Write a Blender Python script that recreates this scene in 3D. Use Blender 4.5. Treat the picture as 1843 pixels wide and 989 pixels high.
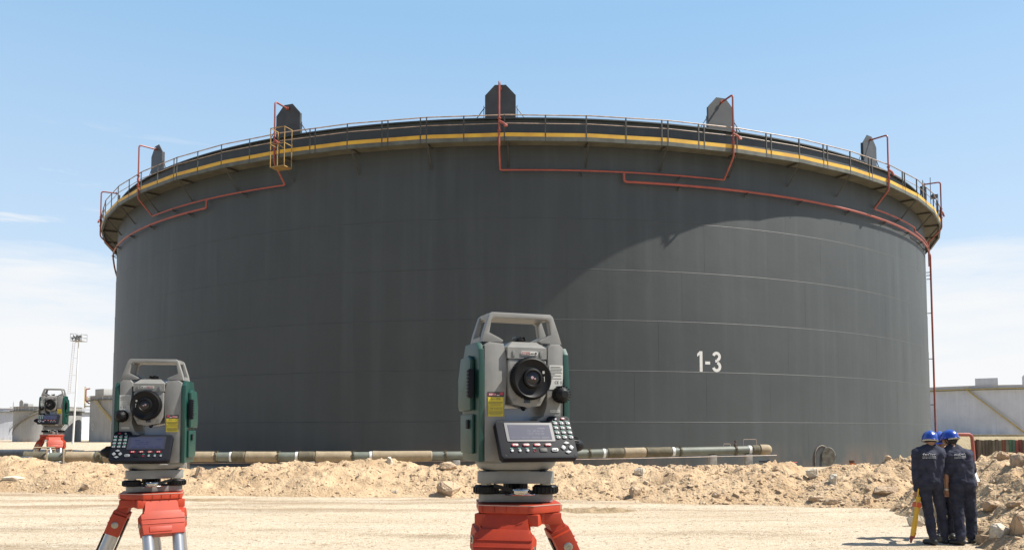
import bpy, bmesh, math, random
import numpy as np
from mathutils import Vector, Matrix
R_ = math.radians
random.seed(7); rng = np.random.default_rng(7)
scene = bpy.context.scene
for o in list(bpy.data.objects): bpy.data.objects.remove(o)

# ------------------------------------------------------------------ camera
CAM_H = 1.75; F = 1504.0; CY = 689.42; PITCH = 0.0576
cam_d = bpy.data.cameras.new('camera'); cam = bpy.data.objects.new('camera', cam_d)
scene.collection.objects.link(cam); scene.camera = cam
cam.location = (0, 0, CAM_H); cam.rotation_euler = (math.pi/2 + PITCH, 0, 0)
cam_d.sensor_width = 36; cam_d.lens = F/1843*36; cam_d.shift_y = (CY-494.5)/1843
cam_d.clip_start = 0.05; cam_d.clip_end = 20000

# ------------------------------------------------------------------ sun and sky
SUN_EL = R_(53); SUN_AZ = R_(87)          # azimuth measured from the camera side (-Y) towards +X
to_sun = Vector((math.sin(SUN_AZ)*math.cos(SUN_EL), -math.cos(SUN_AZ)*math.cos(SUN_EL), math.sin(SUN_EL)))
sun_d = bpy.data.lights.new('sun', 'SUN'); sun = bpy.data.objects.new('sun', sun_d)
scene.collection.objects.link(sun)
sun_d.energy = 5.0; sun_d.angle = R_(0.53); sun_d.color = (1.0, 0.95, 0.86)
sun.rotation_euler = (-to_sun).to_track_quat('-Z', 'Y').to_euler()
world = bpy.data.worlds.new('World'); scene.world = world; world.use_nodes = True
wn = world.node_tree; wn.nodes.clear()
def N(nt, t, **k):
    n = nt.nodes.new(t)
    for a, b in k.items(): setattr(n, a, b)
    return n
out = N(wn, 'ShaderNodeOutputWorld'); bg = N(wn, 'ShaderNodeBackground'); bg.inputs[1].default_value = 0.074
sky = N(wn, 'ShaderNodeTexSky', sky_type='NISHITA'); sky.sun_disc = False
sky.sun_elevation = SUN_EL; sky.sun_rotation = R_(93); sky.altitude = 50; sky.dust_density = 0.8; sky.air_density = 1.0; sky.ozone_density = 1.5
tc = N(wn, 'ShaderNodeTexCoord'); sep = N(wn, 'ShaderNodeSeparateXYZ'); wn.links.new(tc.outputs['Generated'], sep.inputs[0])
mp = N(wn, 'ShaderNodeMapping'); mp.inputs['Scale'].default_value = (2.2, 2.2, 12); mp.inputs['Rotation'].default_value = (0, R_(-9), 0)
wn.links.new(tc.outputs['Generated'], mp.inputs[0])
nz = N(wn, 'ShaderNodeTexNoise'); nz.inputs['Scale'].default_value = 1.3; nz.inputs['Detail'].default_value = 7; nz.inputs['Roughness'].default_value = 0.55
wn.links.new(mp.outputs[0], nz.inputs[0])
# white haze bank low in the sky with a ragged upper edge
ma = N(wn, 'ShaderNodeMath', operation='MULTIPLY_ADD'); ma.inputs[1].default_value = 0.30; wn.links.new(nz.outputs[0], ma.inputs[0])
neg = N(wn, 'ShaderNodeMath', operation='MULTIPLY'); neg.inputs[1].default_value = -1.0; wn.links.new(sep.outputs[2], neg.inputs[0])
wn.links.new(neg.outputs[0], ma.inputs[2])
cr = N(wn, 'ShaderNodeMapRange'); cr.interpolation_type = 'SMOOTHSTEP'
cr.inputs[1].default_value = -0.11; cr.inputs[2].default_value = 0.06
wn.links.new(ma.outputs[0], cr.inputs[0])
mixc = N(wn, 'ShaderNodeMix', data_type='RGBA'); mixc.inputs[7].default_value = (7.3, 7.4, 7.5, 1)
tint = N(wn, 'ShaderNodeMix', data_type='RGBA', blend_type='MULTIPLY'); tint.inputs[0].default_value = 1; tint.inputs[7].default_value = (1.05, 1.05, 1.05, 1)
wn.links.new(sky.outputs[0], tint.inputs[6])

side = N(wn, 'ShaderNodeMapRange'); side.interpolation_type = 'SMOOTHSTEP'; side.inputs[1].default_value = -0.1; side.inputs[2].default_value = 0.45; wn.links.new(sep.outputs[1], side.inputs[0])

hz = N(wn, 'ShaderNodeMapRange'); hz.inputs[1].default_value = 0.45; hz.inputs[2].default_value = 0.13; hz.inputs[4].default_value = 0.42; wn.links.new(sep.outputs[2], hz.inputs[0])
# cirrus wisps
mp2 = N(wn, 'ShaderNodeMapping'); mp2.inputs['Scale'].default_value = (2.0, 2.0, 15); mp2.inputs['Rotation'].default_value = (0, R_(14), 0); mp2.inputs['Location'].default_value = (.35, 0, .2)
wn.links.new(tc.outputs['Generated'], mp2.inputs[0])
nz2 = N(wn, 'ShaderNodeTexNoise'); nz2.inputs['Scale'].default_value = 2.0; nz2.inputs['Detail'].default_value = 9; nz2.inputs['Roughness'].default_value = 0.62; nz2.inputs['Distortion'].default_value = .6
wn.links.new(mp2.outputs[0], nz2.inputs[0])
w1 = N(wn, 'ShaderNodeMapRange'); w1.interpolation_type = 'SMOOTHSTEP'; w1.inputs[1].default_value = .42; w1.inputs[2].default_value = .68; wn.links.new(nz2.outputs[0], w1.inputs[0])
w2 = N(wn, 'ShaderNodeMapRange'); w2.inputs[1].default_value = .36; w2.inputs[2].default_value = .22; w2.inputs[4].default_value = .8; wn.links.new(sep.outputs[2], w2.inputs[0])
w3 = N(wn, 'ShaderNodeMapRange'); w3.inputs[1].default_value = .1; w3.inputs[2].default_value = -.35; w3.inputs[3].default_value = .25; wn.links.new(sep.outputs[0], w3.inputs[0])
wm = N(wn, 'ShaderNodeMath', operation='MULTIPLY'); wn.links.new(w1.outputs[0], wm.inputs[0]); wn.links.new(w2.outputs[0], wm.inputs[1])
wm3 = N(wn, 'ShaderNodeMath', operation='MULTIPLY'); wn.links.new(wm.outputs[0], wm3.inputs[0]); wn.links.new(w3.outputs[0], wm3.inputs[1])
mxa = N(wn, 'ShaderNodeMath', operation='MAXIMUM'); wn.links.new(cr.outputs[0], mxa.inputs[0]); wn.links.new(hz.outputs[0], mxa.inputs[1])
mxb = N(wn, 'ShaderNodeMath', operation='MAXIMUM'); wn.links.new(mxa.outputs[0], mxb.inputs[0]); wn.links.new(wm3.outputs[0], mxb.inputs[1])
onside = N(wn, 'ShaderNodeMath', operation='MULTIPLY'); wn.links.new(mxb.outputs[0], onside.inputs[0]); wn.links.new(side.outputs[0], onside.inputs[1])
# thin pale-blue veil of high haze over the same half of the sky
vm = N(wn, 'ShaderNodeMix', data_type='RGBA'); vm.inputs[7].default_value = (3.3, 5.8, 8.5, 1)
vk = N(wn, 'ShaderNodeMath', operation='MULTIPLY'); vk.inputs[1].default_value = 0.62; wn.links.new(side.outputs[0], vk.inputs[0]); wn.links.new(vk.outputs[0], vm.inputs[0]); wn.links.new(tint.outputs[2], vm.inputs[6])
wn.links.new(onside.outputs[0], mixc.inputs[0])
wn.links.new(vm.outputs[2], mixc.inputs[6]); wn.links.new(mixc.outputs[2], bg.inputs[0]); wn.links.new(bg.outputs[0], out.inputs[0])
vs = scene.view_settings; vs.view_transform = 'Standard'; vs.look = 'None'; vs.exposure = 0.8; vs.gamma = 1
try: vs.use_curve_mapping = False
except Exception: pass

# ------------------------------------------------------------------ placing helpers
def ray(x, y):
    u = (x-921.5)/F; v = (CY-y)/F
    return Vector((u, math.cos(PITCH)-v*math.sin(PITCH), math.sin(PITCH)+v*math.cos(PITCH)))
def P(x, y, Y):
    d = ray(x, y); return Vector((d.x*Y/d.y, Y, CAM_H + d.z*Y/d.y))

# ------------------------------------------------------------------ materials
ALB = .78      # overall paint and stone reflectance
def mat(name, col, rough=0.5, metal=0.0, spec=0.5, var=0.0, vscale=3.0, vstretch=(1,1,1), col2=None, bump=0.0, bscale=40.0, coat=0.0, detail=6, lo=.35, hi=.65):
    col = tuple(c*ALB for c in col); col2 = tuple(c*ALB for c in col2) if col2 else None
    m = bpy.data.materials.new(name); m.use_nodes = True; nt = m.node_tree
    b = nt.nodes['Principled BSDF']
    b.inputs['Base Color'].default_value = (*col, 1); b.inputs['Roughness'].default_value = rough
    b.inputs['Metallic'].default_value = metal; b.inputs['Specular IOR Level'].default_value = spec
    if coat: b.inputs['Coat Weight'].default_value = coat; b.inputs['Coat Roughness'].default_value = .15
    t = N(nt, 'ShaderNodeTexCoord')
    if var or col2:
        mm = N(nt, 'ShaderNodeMapping'); mm.inputs['Scale'].default_value = vstretch
        nt.links.new(t.outputs['Object'], mm.inputs[0])
        n = N(nt, 'ShaderNodeTexNoise'); n.inputs['Scale'].default_value = vscale; n.inputs['Detail'].default_value = detail; n.inputs['Roughness'].default_value = .6
        nt.links.new(mm.outputs[0], n.inputs[0])
        mr = N(nt, 'ShaderNodeMapRange'); mr.inputs[1].default_value = lo; mr.inputs[2].default_value = hi
        nt.links.new(n.outputs[0], mr.inputs[0])
        mx = N(nt, 'ShaderNodeMix', data_type='RGBA')
        c2 = col2 if col2 else tuple(c*(1-var) for c in col)
        c1 = col if col2 else tuple(min(1, c*(1+var)) for c in col)
        mx.inputs[6].default_value = (*c1, 1); mx.inputs[7].default_value = (*c2, 1)
        nt.links.new(mr.outputs[0], mx.inputs[0]); nt.links.new(mx.outputs[2], b.inputs['Base Color'])
    if bump:
        n2 = N(nt, 'ShaderNodeTexNoise'); n2.inputs['Scale'].default_value = bscale; n2.inputs['Detail'].default_value = 5
        nt.links.new(t.outputs['Object'], n2.inputs[0])
        bp = N(nt, 'ShaderNodeBump'); bp.inputs['Strength'].default_value = bump; bp.inputs['Distance'].default_value = 1.0/bscale
        nt.links.new(n2.outputs[0], bp.inputs['Height']); nt.links.new(bp.outputs[0], b.inputs['Normal'])
    return m
M = {}
M['red_pipe'] = mat('red_pipe_paint', (.42,.095,.065), .5, col2=(.30,.075,.055), vscale=2.5)
M['yellow'] = mat('yellow_paint', (.84,.52,.05), .55, col2=(.66,.37,.05), vscale=1.2)
M['walk'] = mat('walkway_steel', (.12,.13,.11), .6, var=.25, vscale=2)
M['under'] = mat('walkway_underside', (.12,.115,.085), .75, var=.2, vscale=1.5)
M['plate'] = mat('fire_plate_paint', (.055,.06,.064), .5, var=.2, vscale=1.5)
M['post'] = mat('post_steel', (.07,.07,.065), .55, var=.4, vscale=4)
M['rail'] = mat('rail_steel', (.42,.32,.26), .5, var=.3, vscale=3)
M['bracket'] = mat('bracket_steel', (.045,.043,.038), .6, var=.3, vscale=3)
M['white'] = mat('white_paint', (.75,.75,.73), .6, var=.06, vscale=6)
M['black'] = mat('black_plastic', (.005,.005,.006), .5, spec=.25, var=.2, vscale=30)
M['blackmatte'] = mat('black_rubber', (.015,.015,.016), .6)
M['ochre'] = mat('ochre_paint', (.50,.34,.10), .6, col2=(.25,.15,.07), vscale=4)
M['rust'] = mat('rusty_steel', (.16,.07,.04), .8, col2=(.09,.07,.06), vscale=5)

# ------------------------------------------------------------------ mesh builder
class MB:
    def __init__(s): s.v = []; s.f = []; s.m = []; s.cur = 0; s.sm = []; s.smooth = False
    def add(s, vs, fs, T=None):
        o = len(s.v)
        for p in vs:
            p = Vector(p)
            if T is not None: p = T @ p
            s.v.append(p)
        for f in fs: s.f.append(tuple(i+o for i in f)); s.m.append(s.cur); s.sm.append(s.smooth)
        return s
    def box(s, c, d, T=None, bev=0):
        x, y, z = [a/2 for a in d]; c = Vector(c)
        if bev:
            bm = bmesh.new(); bmesh.ops.create_cube(bm, size=1)
            for v in bm.verts: v.co = Vector((v.co.x*d[0], v.co.y*d[1], v.co.z*d[2])) + c
            bmesh.ops.bevel(bm, geom=list(bm.edges), offset=bev, segments=2, profile=.6, affect='EDGES')
            s.addbm(bm, T); return s
        vs = [c+Vector((a*x, b*y, e*z)) for a in (-1,1) for b in (-1,1) for e in (-1,1)]
        fs = [(0,1,3,2),(4,6,7,5),(0,4,5,1),(2,3,7,6),(0,2,6,4),(1,5,7,3)]
        return s.add(vs, fs, T)
    def addbm(s, bm, T=None):
        bm.verts.index_update()
        s.add([v.co.copy() for v in bm.verts], [tuple(v.index for v in f.verts) for f in bm.faces], T); bm.free()
        return s
    def prism(s, pts, a, b, axis='y', T=None, bev=0):
        """polygon pts (2D) extruded along an axis from a to b"""
        def mk(p, t):
            if axis == 'y': return Vector((p[0], t, p[1]))
            if axis == 'z': return Vector((p[0], p[1], t))
            return Vector((t, p[0], p[1]))
        n = len(pts)
        if bev:
            bm = bmesh.new()
            A = [bm.verts.new(mk(p, a)) for p in pts]; B = [bm.verts.new(mk(p, b)) for p in pts]
            bm.faces.new(A); bm.faces.new(B[::-1])
            for i in range(n): bm.faces.new((A[i], B[i], B[(i+1)%n], A[(i+1)%n]))
            bmesh.ops.recalc_face_normals(bm, faces=list(bm.faces))
            ed = [e for e in bm.edges if (e.verts[0] in A) == (e.verts[1] in A)]
            bmesh.ops.bevel(bm, geom=ed, offset=bev, segments=2, profile=.6, affect='EDGES')
            s.addbm(bm, T); return s
        vs = [mk(p, a) for p in pts]+[mk(p, b) for p in pts]
        fs = [tuple(range(n)), tuple(range(2*n-1, n-1, -1))]+[(i, i+n, (i+1)%n+n, (i+1)%n) for i in range(n)]
        return s.add(vs, fs, T)
    def tube(s, pts, r, n=8, T=None, closed=False, cap=True):
        pts = [Vector(p) for p in pts]
        rs = r if isinstance(r, (list, tuple)) else [r]*len(pts)
        L = len(pts); vs = []; fs = []; prev = None
        for i, p in enumerate(pts):
            if closed: d = (pts[(i+1)%L]-pts[i-1])
            else: d = (pts[min(i+1, L-1)]-pts[max(i-1, 0)])
            d.normalize()
            if prev is None:
                u = d.cross(Vector((0,0,1)))
                if u.length < 1e-3: u = d.cross(Vector((1,0,0)))
            else:
                u = prev - d*prev.dot(d)
            u.normalize(); prev = u; w = d.cross(u)
            # mitre widening
            k = 1.0
            if 0 < i < L-1 and not closed:
                c = (pts[i]-pts[i-1]).normalized().dot((pts[i+1]-pts[i]).normalized()); k = 1/max(.6, math.sqrt((1+c)/2))
            for j in range(n):
                a = 2*math.pi*j/n; vs.append(p+(u*math.cos(a)+w*math.sin(a))*rs[i]*(k if k < 1.05 else 1.05))
        for i in range(L if closed else L-1):
            for j in range(n):
                a = i*n+j; b = i*n+(j+1)%n; k2 = (i+1)%L
                fs.append((a, b, k2*n+(j+1)%n, k2*n+j))
        if cap and not closed: fs.append(tuple(range(n-1, -1, -1))); fs.append(tuple((L-1)*n+j for j in range(n)))
        sm = s.smooth; s.smooth = n > 5; s.add(vs, fs, T); s.smooth = sm
        return s
    def pipe(s, pts, r, n=8, bend=.15, T=None):
        """polyline with rounded elbows"""
        pts = [Vector(p) for p in pts]; q = [pts[0]]
        for i in range(1, len(pts)-1):
            a, b, c = pts[i-1], pts[i], pts[i+1]
            l1 = (a-b).length; l2 = (c-b).length; ang = (b-a).angle(c-b) if l1 > 1e-6 and l2 > 1e-6 else 0
            if ang < .12: q.append(b); continue
            k = min(bend, l1*.45, l2*.45); p0 = b+(a-b).normalized()*k; p1 = b+(c-b).normalized()*k
            for t in (0, .25, .5, .75, 1): q.append(p0*(1-t)**2+b*2*t*(1-t)+p1*t*t)
        q.append(pts[-1]); return s.tube(q, r, n, T)
    def lathe(s, prof, n=24, T=None, sx=1, sy=1, smooth=True):
        """prof: (r, z) list"""
        vs = []; fs = []
        for r, z in prof:
            for j in range(n):
                a = 2*math.pi*j/n; vs.append(Vector((r*math.cos(a)*sx, r*math.sin(a)*sy, z)))
        for i in range(len(prof)-1):
            for j in range(n): fs.append((i*n+j, i*n+(j+1)%n, (i+1)*n+(j+1)%n, (i+1)*n+j))
        if prof[0][0] > 1e-6: fs.append(tuple(range(n-1, -1, -1)))
        if prof[-1][0] > 1e-6: fs.append(tuple((len(prof)-1)*n+j for j in range(n)))
        sm = s.smooth; s.smooth = smooth; s.add(vs, fs, T); s.smooth = sm
        return s
    def build(s, name, m=None, parent=None, T=None, mirror=False, auto=True, **props):
        me = bpy.data.meshes.new(name)
        vs = [(T @ p if T is not None else p) for p in s.v]
        if mirror: vs = [Vector((-p.x, p.y, p.z)) for p in vs]
        me.from_pydata([tuple(p) for p in vs], [], [f[::-1] for f in s.f] if mirror else s.f)
        ms = m if isinstance(m, (list, tuple)) else [m]
        for k in ms: me.materials.append(k)
        me.polygons.foreach_set('material_index', s.m)
        me.polygons.foreach_set('use_smooth', [True]*len(s.sm) if auto else s.sm)
        me.validate(); me.update()
        bm = bmesh.new(); bm.from_mesh(me); bmesh.ops.recalc_face_normals(bm, faces=list(bm.faces))
        if auto:
            for e in bm.edges:
                if len(e.link_faces) == 2 and e.calc_face_angle(0) > R_(32): e.smooth = False
        bm.to_mesh(me); bm.free()
        o = bpy.data.objects.new(name, me); scene.collection.objects.link(o)
        if parent: o.parent = parent
        for k, v in props.items(): o[k] = v
        return o
def mesh_np(name, V, Fc, m, parent=None, smooth=False, **props):
    me = bpy.data.meshes.new(name); k = Fc.shape[1]
    me.vertices.add(len(V)); me.vertices.foreach_set('co', V.astype(np.float32).ravel())
    me.loops.add(Fc.size); me.loops.foreach_set('vertex_index', Fc.astype(np.int32).ravel())
    me.polygons.add(len(Fc)); me.polygons.foreach_set('loop_start', np.arange(0, Fc.size, k, dtype=np.int32))
    me.polygons.foreach_set('loop_total', np.full(len(Fc), k, np.int32))
    me.polygons.foreach_set('use_smooth', np.full(len(Fc), smooth, bool))
    me.materials.append(m); me.update(calc_edges=True); me.validate()
    o = bpy.data.objects.new(name, me); scene.collection.objects.link(o)
    if parent: o.parent = parent
    for kk, v in props.items(): o[kk] = v
    return o
def thing(name, label, cat, loc=(0,0,0), rz=0, group=None):
    o = bpy.data.objects.new(name, None); scene.collection.objects.link(o); o.empty_display_size = .2
    o.location = loc; o.rotation_euler = (0,0,rz); o['label'] = label; o['category'] = cat
    if group: o['group'] = group
    return o
def tag(o, label, cat, group=None, kind=None):
    o['label'] = label; o['category'] = cat
    if group: o['group'] = group
    if kind: o['kind'] = kind
    return o
def copy_tree(o, parent=None):
    c = o.copy(); scene.collection.objects.link(c)
    if parent: c.parent = parent
    for ch in [x for x in bpy.data.objects if x.parent == o]: copy_tree(ch, c)
    return c
_tc = {}
def text_geo(s):
    """flat text in the XY plane -> (verts, faces, width, height) with lower-left at 0"""
    if s in _tc: return _tc[s]
    cu = bpy.data.curves.new('t', 'FONT'); cu.body = s; cu.size = 1; cu.offset = .012; cu.resolution_u = 3
    ob = bpy.data.objects.new('t', cu); scene.collection.objects.link(ob)
    dg = bpy.context.evaluated_depsgraph_get(); me = bpy.data.meshes.new_from_object(ob.evaluated_get(dg))
    vs = [v.co.copy() for v in me.vertices]; fs = [tuple(p.vertices) for p in me.polygons]
    bpy.data.objects.remove(ob); bpy.data.curves.remove(cu); bpy.data.meshes.remove(me)
    x0 = min(v.x for v in vs); y0 = min(v.y for v in vs); x1 = max(v.x for v in vs); y1 = max(v.y for v in vs)
    vs = [Vector((v.x-x0, v.y-y0, 0)) for v in vs]
    _tc[s] = (vs, fs, x1-x0, y1-y0); return _tc[s]
def T3(loc, rx=0, ry=0, rz=0):
    return Matrix.Translation(Vector(loc)) @ Matrix.Rotation(rz, 4, 'Z') @ Matrix.Rotation(ry, 4, 'Y') @ Matrix.Rotation(rx, 4, 'X')

# ------------------------------------------------------------------ numpy noise
def vnoise(x, y, seed=0):
    xi = np.floor(x).astype(np.int64); yi = np.floor(y).astype(np.int64); fx = x-xi; fy = y-yi
    fx = fx*fx*(3-2*fx); fy = fy*fy*(3-2*fy)
    def h(a, b):
        n = (a*374761393+b*668265263+seed*982451653) & 0xffffffff
        n = ((n ^ (n >> 13))*1274126177) & 0xffffffff
        return ((n ^ (n >> 16)) & 0xffff)/65535.0
    return (h(xi,yi)*(1-fx)+h(xi+1,yi)*fx)*(1-fy)+(h(xi,yi+1)*(1-fx)+h(xi+1,yi+1)*fx)*fy
def fbm(x, y, sc, oct=4, seed=0, g=.5):
    r = 0; a = 1; t = 0
    for i in range(oct): r = r+a*vnoise(x*sc, y*sc, seed+i*17); t += a; a *= g; sc *= 2.03
    return r/t-.5

# ================================================================== GROUND
def ground_z(x, y):
    # the tank farm on the left lies a little lower
    t = np.clip((y-60)/180, 0, 1)*np.clip((20-x+(y-60)*.1)/30, 0, 1)
    return -1.4*t*t*(3-2*t)
def ground_material():
    m = bpy.data.materials.new('sand_ground'); m.use_nodes = True; nt = m.node_tree; b = nt.nodes['Principled BSDF']
    b.inputs['Roughness'].default_value = .95; b.inputs['Specular IOR Level'].default_value = .15
    t = N(nt, 'ShaderNodeTexCoord')
    def noise(sc, st, det, lo, hi, rot=0):
        mm = N(nt, 'ShaderNodeMapping'); mm.inputs['Scale'].default_value = st; mm.inputs['Rotation'].default_value = (0,0,rot)
        nt.links.new(t.outputs['Object'], mm.inputs[0])
        n = N(nt, 'ShaderNodeTexNoise'); n.inputs['Scale'].default_value = sc; n.inputs['Detail'].default_value = det; n.inputs['Roughness'].default_value = .65
        nt.links.new(mm.outputs[0], n.inputs[0])
        r = N(nt, 'ShaderNodeMapRange'); r.inputs[1].default_value = lo; r.inputs[2].default_value = hi
        nt.links.new(n.outputs[0], r.inputs[0]); return r.outputs[0], n.outputs[0]
    def mix(f, a, bcol, mode='MIX'):
        x = N(nt, 'ShaderNodeMix', data_type='RGBA', blend_type=mode)
        nt.links.new(f, x.inputs[0])
        if isinstance(a, tuple): x.inputs[6].default_value = (*a, 1)
        else: nt.links.new(a, x.inputs[6])
        x.inputs[7].default_value = (*bcol, 1); return x.outputs[2]
    f1, _ = noise(.5, (1,1.6,1), 8, .35, .7)
    c = mix(f1, (.58,.475,.345), (.48,.38,.265))
    f2, _ = noise(.25, (.6,2.6,1), 8, .53, .70, .05)       # tyre-worn and damp streaks along the track
    c = mix(f2, c, (.25,.18,.105))
    sx = N(nt, 'ShaderNodeSeparateXYZ'); nt.links.new(t.outputs['Object'], sx.inputs[0])
    b1 = N(nt, 'ShaderNodeMapRange'); b1.interpolation_type = 'SMOOTHSTEP'; b1.inputs[1].default_value = 15.5; b1.inputs[2].default_value = 20; nt.links.new(sx.outputs[1], b1.inputs[0])
    fb, _ = noise(.45, (.35,2.2,1), 8, .46, .60, .02)
    bm_ = N(nt, 'ShaderNodeMath', operation='MULTIPLY'); nt.links.new(b1.outputs[0], bm_.inputs[0]); nt.links.new(fb, bm_.inputs[1])
    c = mix(bm_.outputs[0], c, (.30,.21,.125))
    f5, _ = noise(.5, (.6,2.0,1), 8, .52, .72, -.03)
    c = mix(f5, c, (.54,.475,.37))
    f3, n3 = noise(9, (1,1,1), 9, .53, .66)
    c = mix(f3, c, (.25,.18,.11))
    f4, n4 = noise(30, (1,1,1), 6, .53, .66)
    c = mix(f4, c, (.68,.62,.52))
    nt.links.new(c, b.inputs['Base Color'])
    add = N(nt, 'ShaderNodeMath', operation='ADD'); nt.links.new(n3, add.inputs[0]); nt.links.new(n4, add.inputs[1])
    bp = N(nt, 'ShaderNodeBump'); bp.inputs['Strength'].default_value = 1.0; bp.inputs['Distance'].default_value = .04
    nt.links.new(add.outputs[0], bp.inputs['Height']); nt.links.new(bp.outputs[0], b.inputs['Normal'])
    return m
M['ground'] = ground_material()
def ground():
    # one sheet, dense near the camera and coarse to the horizon
    def axis(fine0, fine1, st, far):
        a = list(np.arange(fine0, fine1, st)); d = st; x = a[-1]
        while x < far: d *= 1.25; x += d; a.append(x)
        d = st; x = a[0]; pre = []
        while x > -far: d *= 1.25; x -= d; pre.append(x)
        return np.array(pre[::-1]+a)
    xs = axis(-14, 13, .14, 6000); ys = axis(3, 26, .14, 6000)
    X, Y = np.meshgrid(xs, ys)
    near = np.clip(1-np.hypot(X, Y-12)/60, 0, 1)
    Z = ground_z(X, Y)+near*(fbm(X*.5, Y*1.5, .5, 5, 3)*.10+fbm(X, Y, 3.5, 3, 9)*.030)
    nx, ny = len(xs), len(ys)
    i = np.arange(ny-1)[:,None]*nx+np.arange(nx-1)[None,:]
    Fc = np.stack([i, i+1, i+1+nx, i+nx], -1).reshape(-1, 4)
    mesh_np('ground', np.stack([X, Y, Z], -1).reshape(-1, 3), Fc, M['ground'], smooth=True, kind='structure')
ground()
# ================================================================== MAIN TANK
TR = 30.0; TX = .0203*TR; TD = 2.2779*TR
def tp(th, r, z, cx=0, cy=0):      # local tank point: th in degrees, measured from the camera side towards +X
    a = R_(th); return Vector((cx+r*math.sin(a), cy-r*math.cos(a), z))
def shell_material(name, dark, light, streak=1.5, rust=(.10,.07,.05), rough=.5, spec=.3):
    m = bpy.data.materials.new(name); m.use_nodes = True; nt = m.node_tree; b = nt.nodes['Principled BSDF']
    b.inputs['Roughness'].default_value = rough; b.inputs['Specular IOR Level'].default_value = spec
    t = N(nt, 'ShaderNodeTexCoord')
    def noise(sc, st, det, lo, hi):
        mm = N(nt, 'ShaderNodeMapping'); mm.inputs['Scale'].default_value = st
        nt.links.new(t.outputs['Object'], mm.inputs[0])
        n = N(nt, 'ShaderNodeTexNoise'); n.inputs['Scale'].default_value = sc; n.inputs['Detail'].default_value = det; n.inputs['Roughness'].default_value = .6
        nt.links.new(mm.outputs[0], n.inputs[0])
        r = N(nt, 'ShaderNodeMapRange'); r.inputs[1].default_value = lo; r.inputs[2].default_value = hi
        nt.links.new(n.outputs[0], r.inputs[0]); return r.outputs[0]
    def mix(f, a, c, k=1.0):
        x = N(nt, 'ShaderNodeMix', data_type='RGBA')
        mu = N(nt, 'ShaderNodeMath', operation='MULTIPLY'); mu.inputs[1].default_value = k; nt.links.new(f, mu.inputs[0]); nt.links.new(mu.outputs[0], x.inputs[0])
        if isinstance(a, tuple): x.inputs[6].default_value = (*a, 1)
        else: nt.links.new(a, x.inputs[6])
        x.inputs[7].default_value = (*c, 1); return x.outputs[2]
    c = mix(noise(.16, (1,1,1.3), 4, .35, .65), dark, light)                    # big faded areas
    c = mix(noise(1.3, (1,1,.05), 7, .47, .74), c, tuple(min(1, v*streak) for v in light), .7)     # long run-off streaks
    c = mix(noise(2.8, (1,1,.03), 4, .58, .74), c, tuple(v*.75 for v in dark), .45)
    c = mix(noise(.8, (1,1,.6), 7, .56, .7), c, tuple(v*.85 for v in dark), .4)  # blotches
    sp0 = N(nt, 'ShaderNodeSeparateXYZ'); nt.links.new(t.outputs['Object'], sp0.inputs[0])
    md = N(nt, 'ShaderNodeMapRange'); md.inputs[1].default_value = 5.0; md.inputs[2].default_value = 0; nt.links.new(sp0.outputs[2], md.inputs[0])
    mdn = N(nt, 'ShaderNodeMath', operation='MULTIPLY'); nt.links.new(md.outputs[0], mdn.inputs[0]); nt.links.new(noise(.5, (1,1,.12), 6, .3, .7), mdn.inputs[1])
    c = mix(mdn.outputs[0], c, tuple(v*1.7 for v in light), .6)
    # rust and dust collar round the foot
    sp = N(nt, 'ShaderNodeSeparateXYZ'); nt.links.new(t.outputs['Object'], sp.inputs[0])
    mr = N(nt, 'ShaderNodeMapRange'); mr.inputs[1].default_value = 1.3; mr.inputs[2].default_value = .1; nt.links.new(sp.outputs[2], mr.inputs[0])
    mm = N(nt, 'ShaderNodeMath', operation='MULTIPLY'); nt.links.new(mr.outputs[0], mm.inputs[0]); nt.links.new(noise(.7, (1,1,.4), 5, .45, .6), mm.inputs[1])
    c = mix(mm.outputs[0], c, rust, .8)
    nt.links.new(c, b.inputs['Base Color'])
    n2 = N(nt, 'ShaderNodeTexNoise'); n2.inputs['Scale'].default_value = .9; n2.inputs['Detail'].default_value = 3
    nt.links.new(t.outputs['Object'], n2.inputs[0])
    bp = N(nt, 'ShaderNodeBump'); bp.inputs['Strength'].default_value = .25; bp.inputs['Distance'].default_value = .05
    nt.links.new(n2.outputs[0], bp.inputs['Height']); nt.links.new(bp.outputs[0], b.inputs['Normal'])
    return m
M['shell'] = shell_material('dark_tank_paint', (.019,.026,.029), (.027,.035,.037), rough=.6, spec=.78)
COURSE = [13.98, 11.62, 9.265, 6.907, 4.55, 2.19]
ZTOP = 16.30
def shell_r(z, st=.012):
    return TR + st*sum(1 for c in COURSE if z < c)
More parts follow.
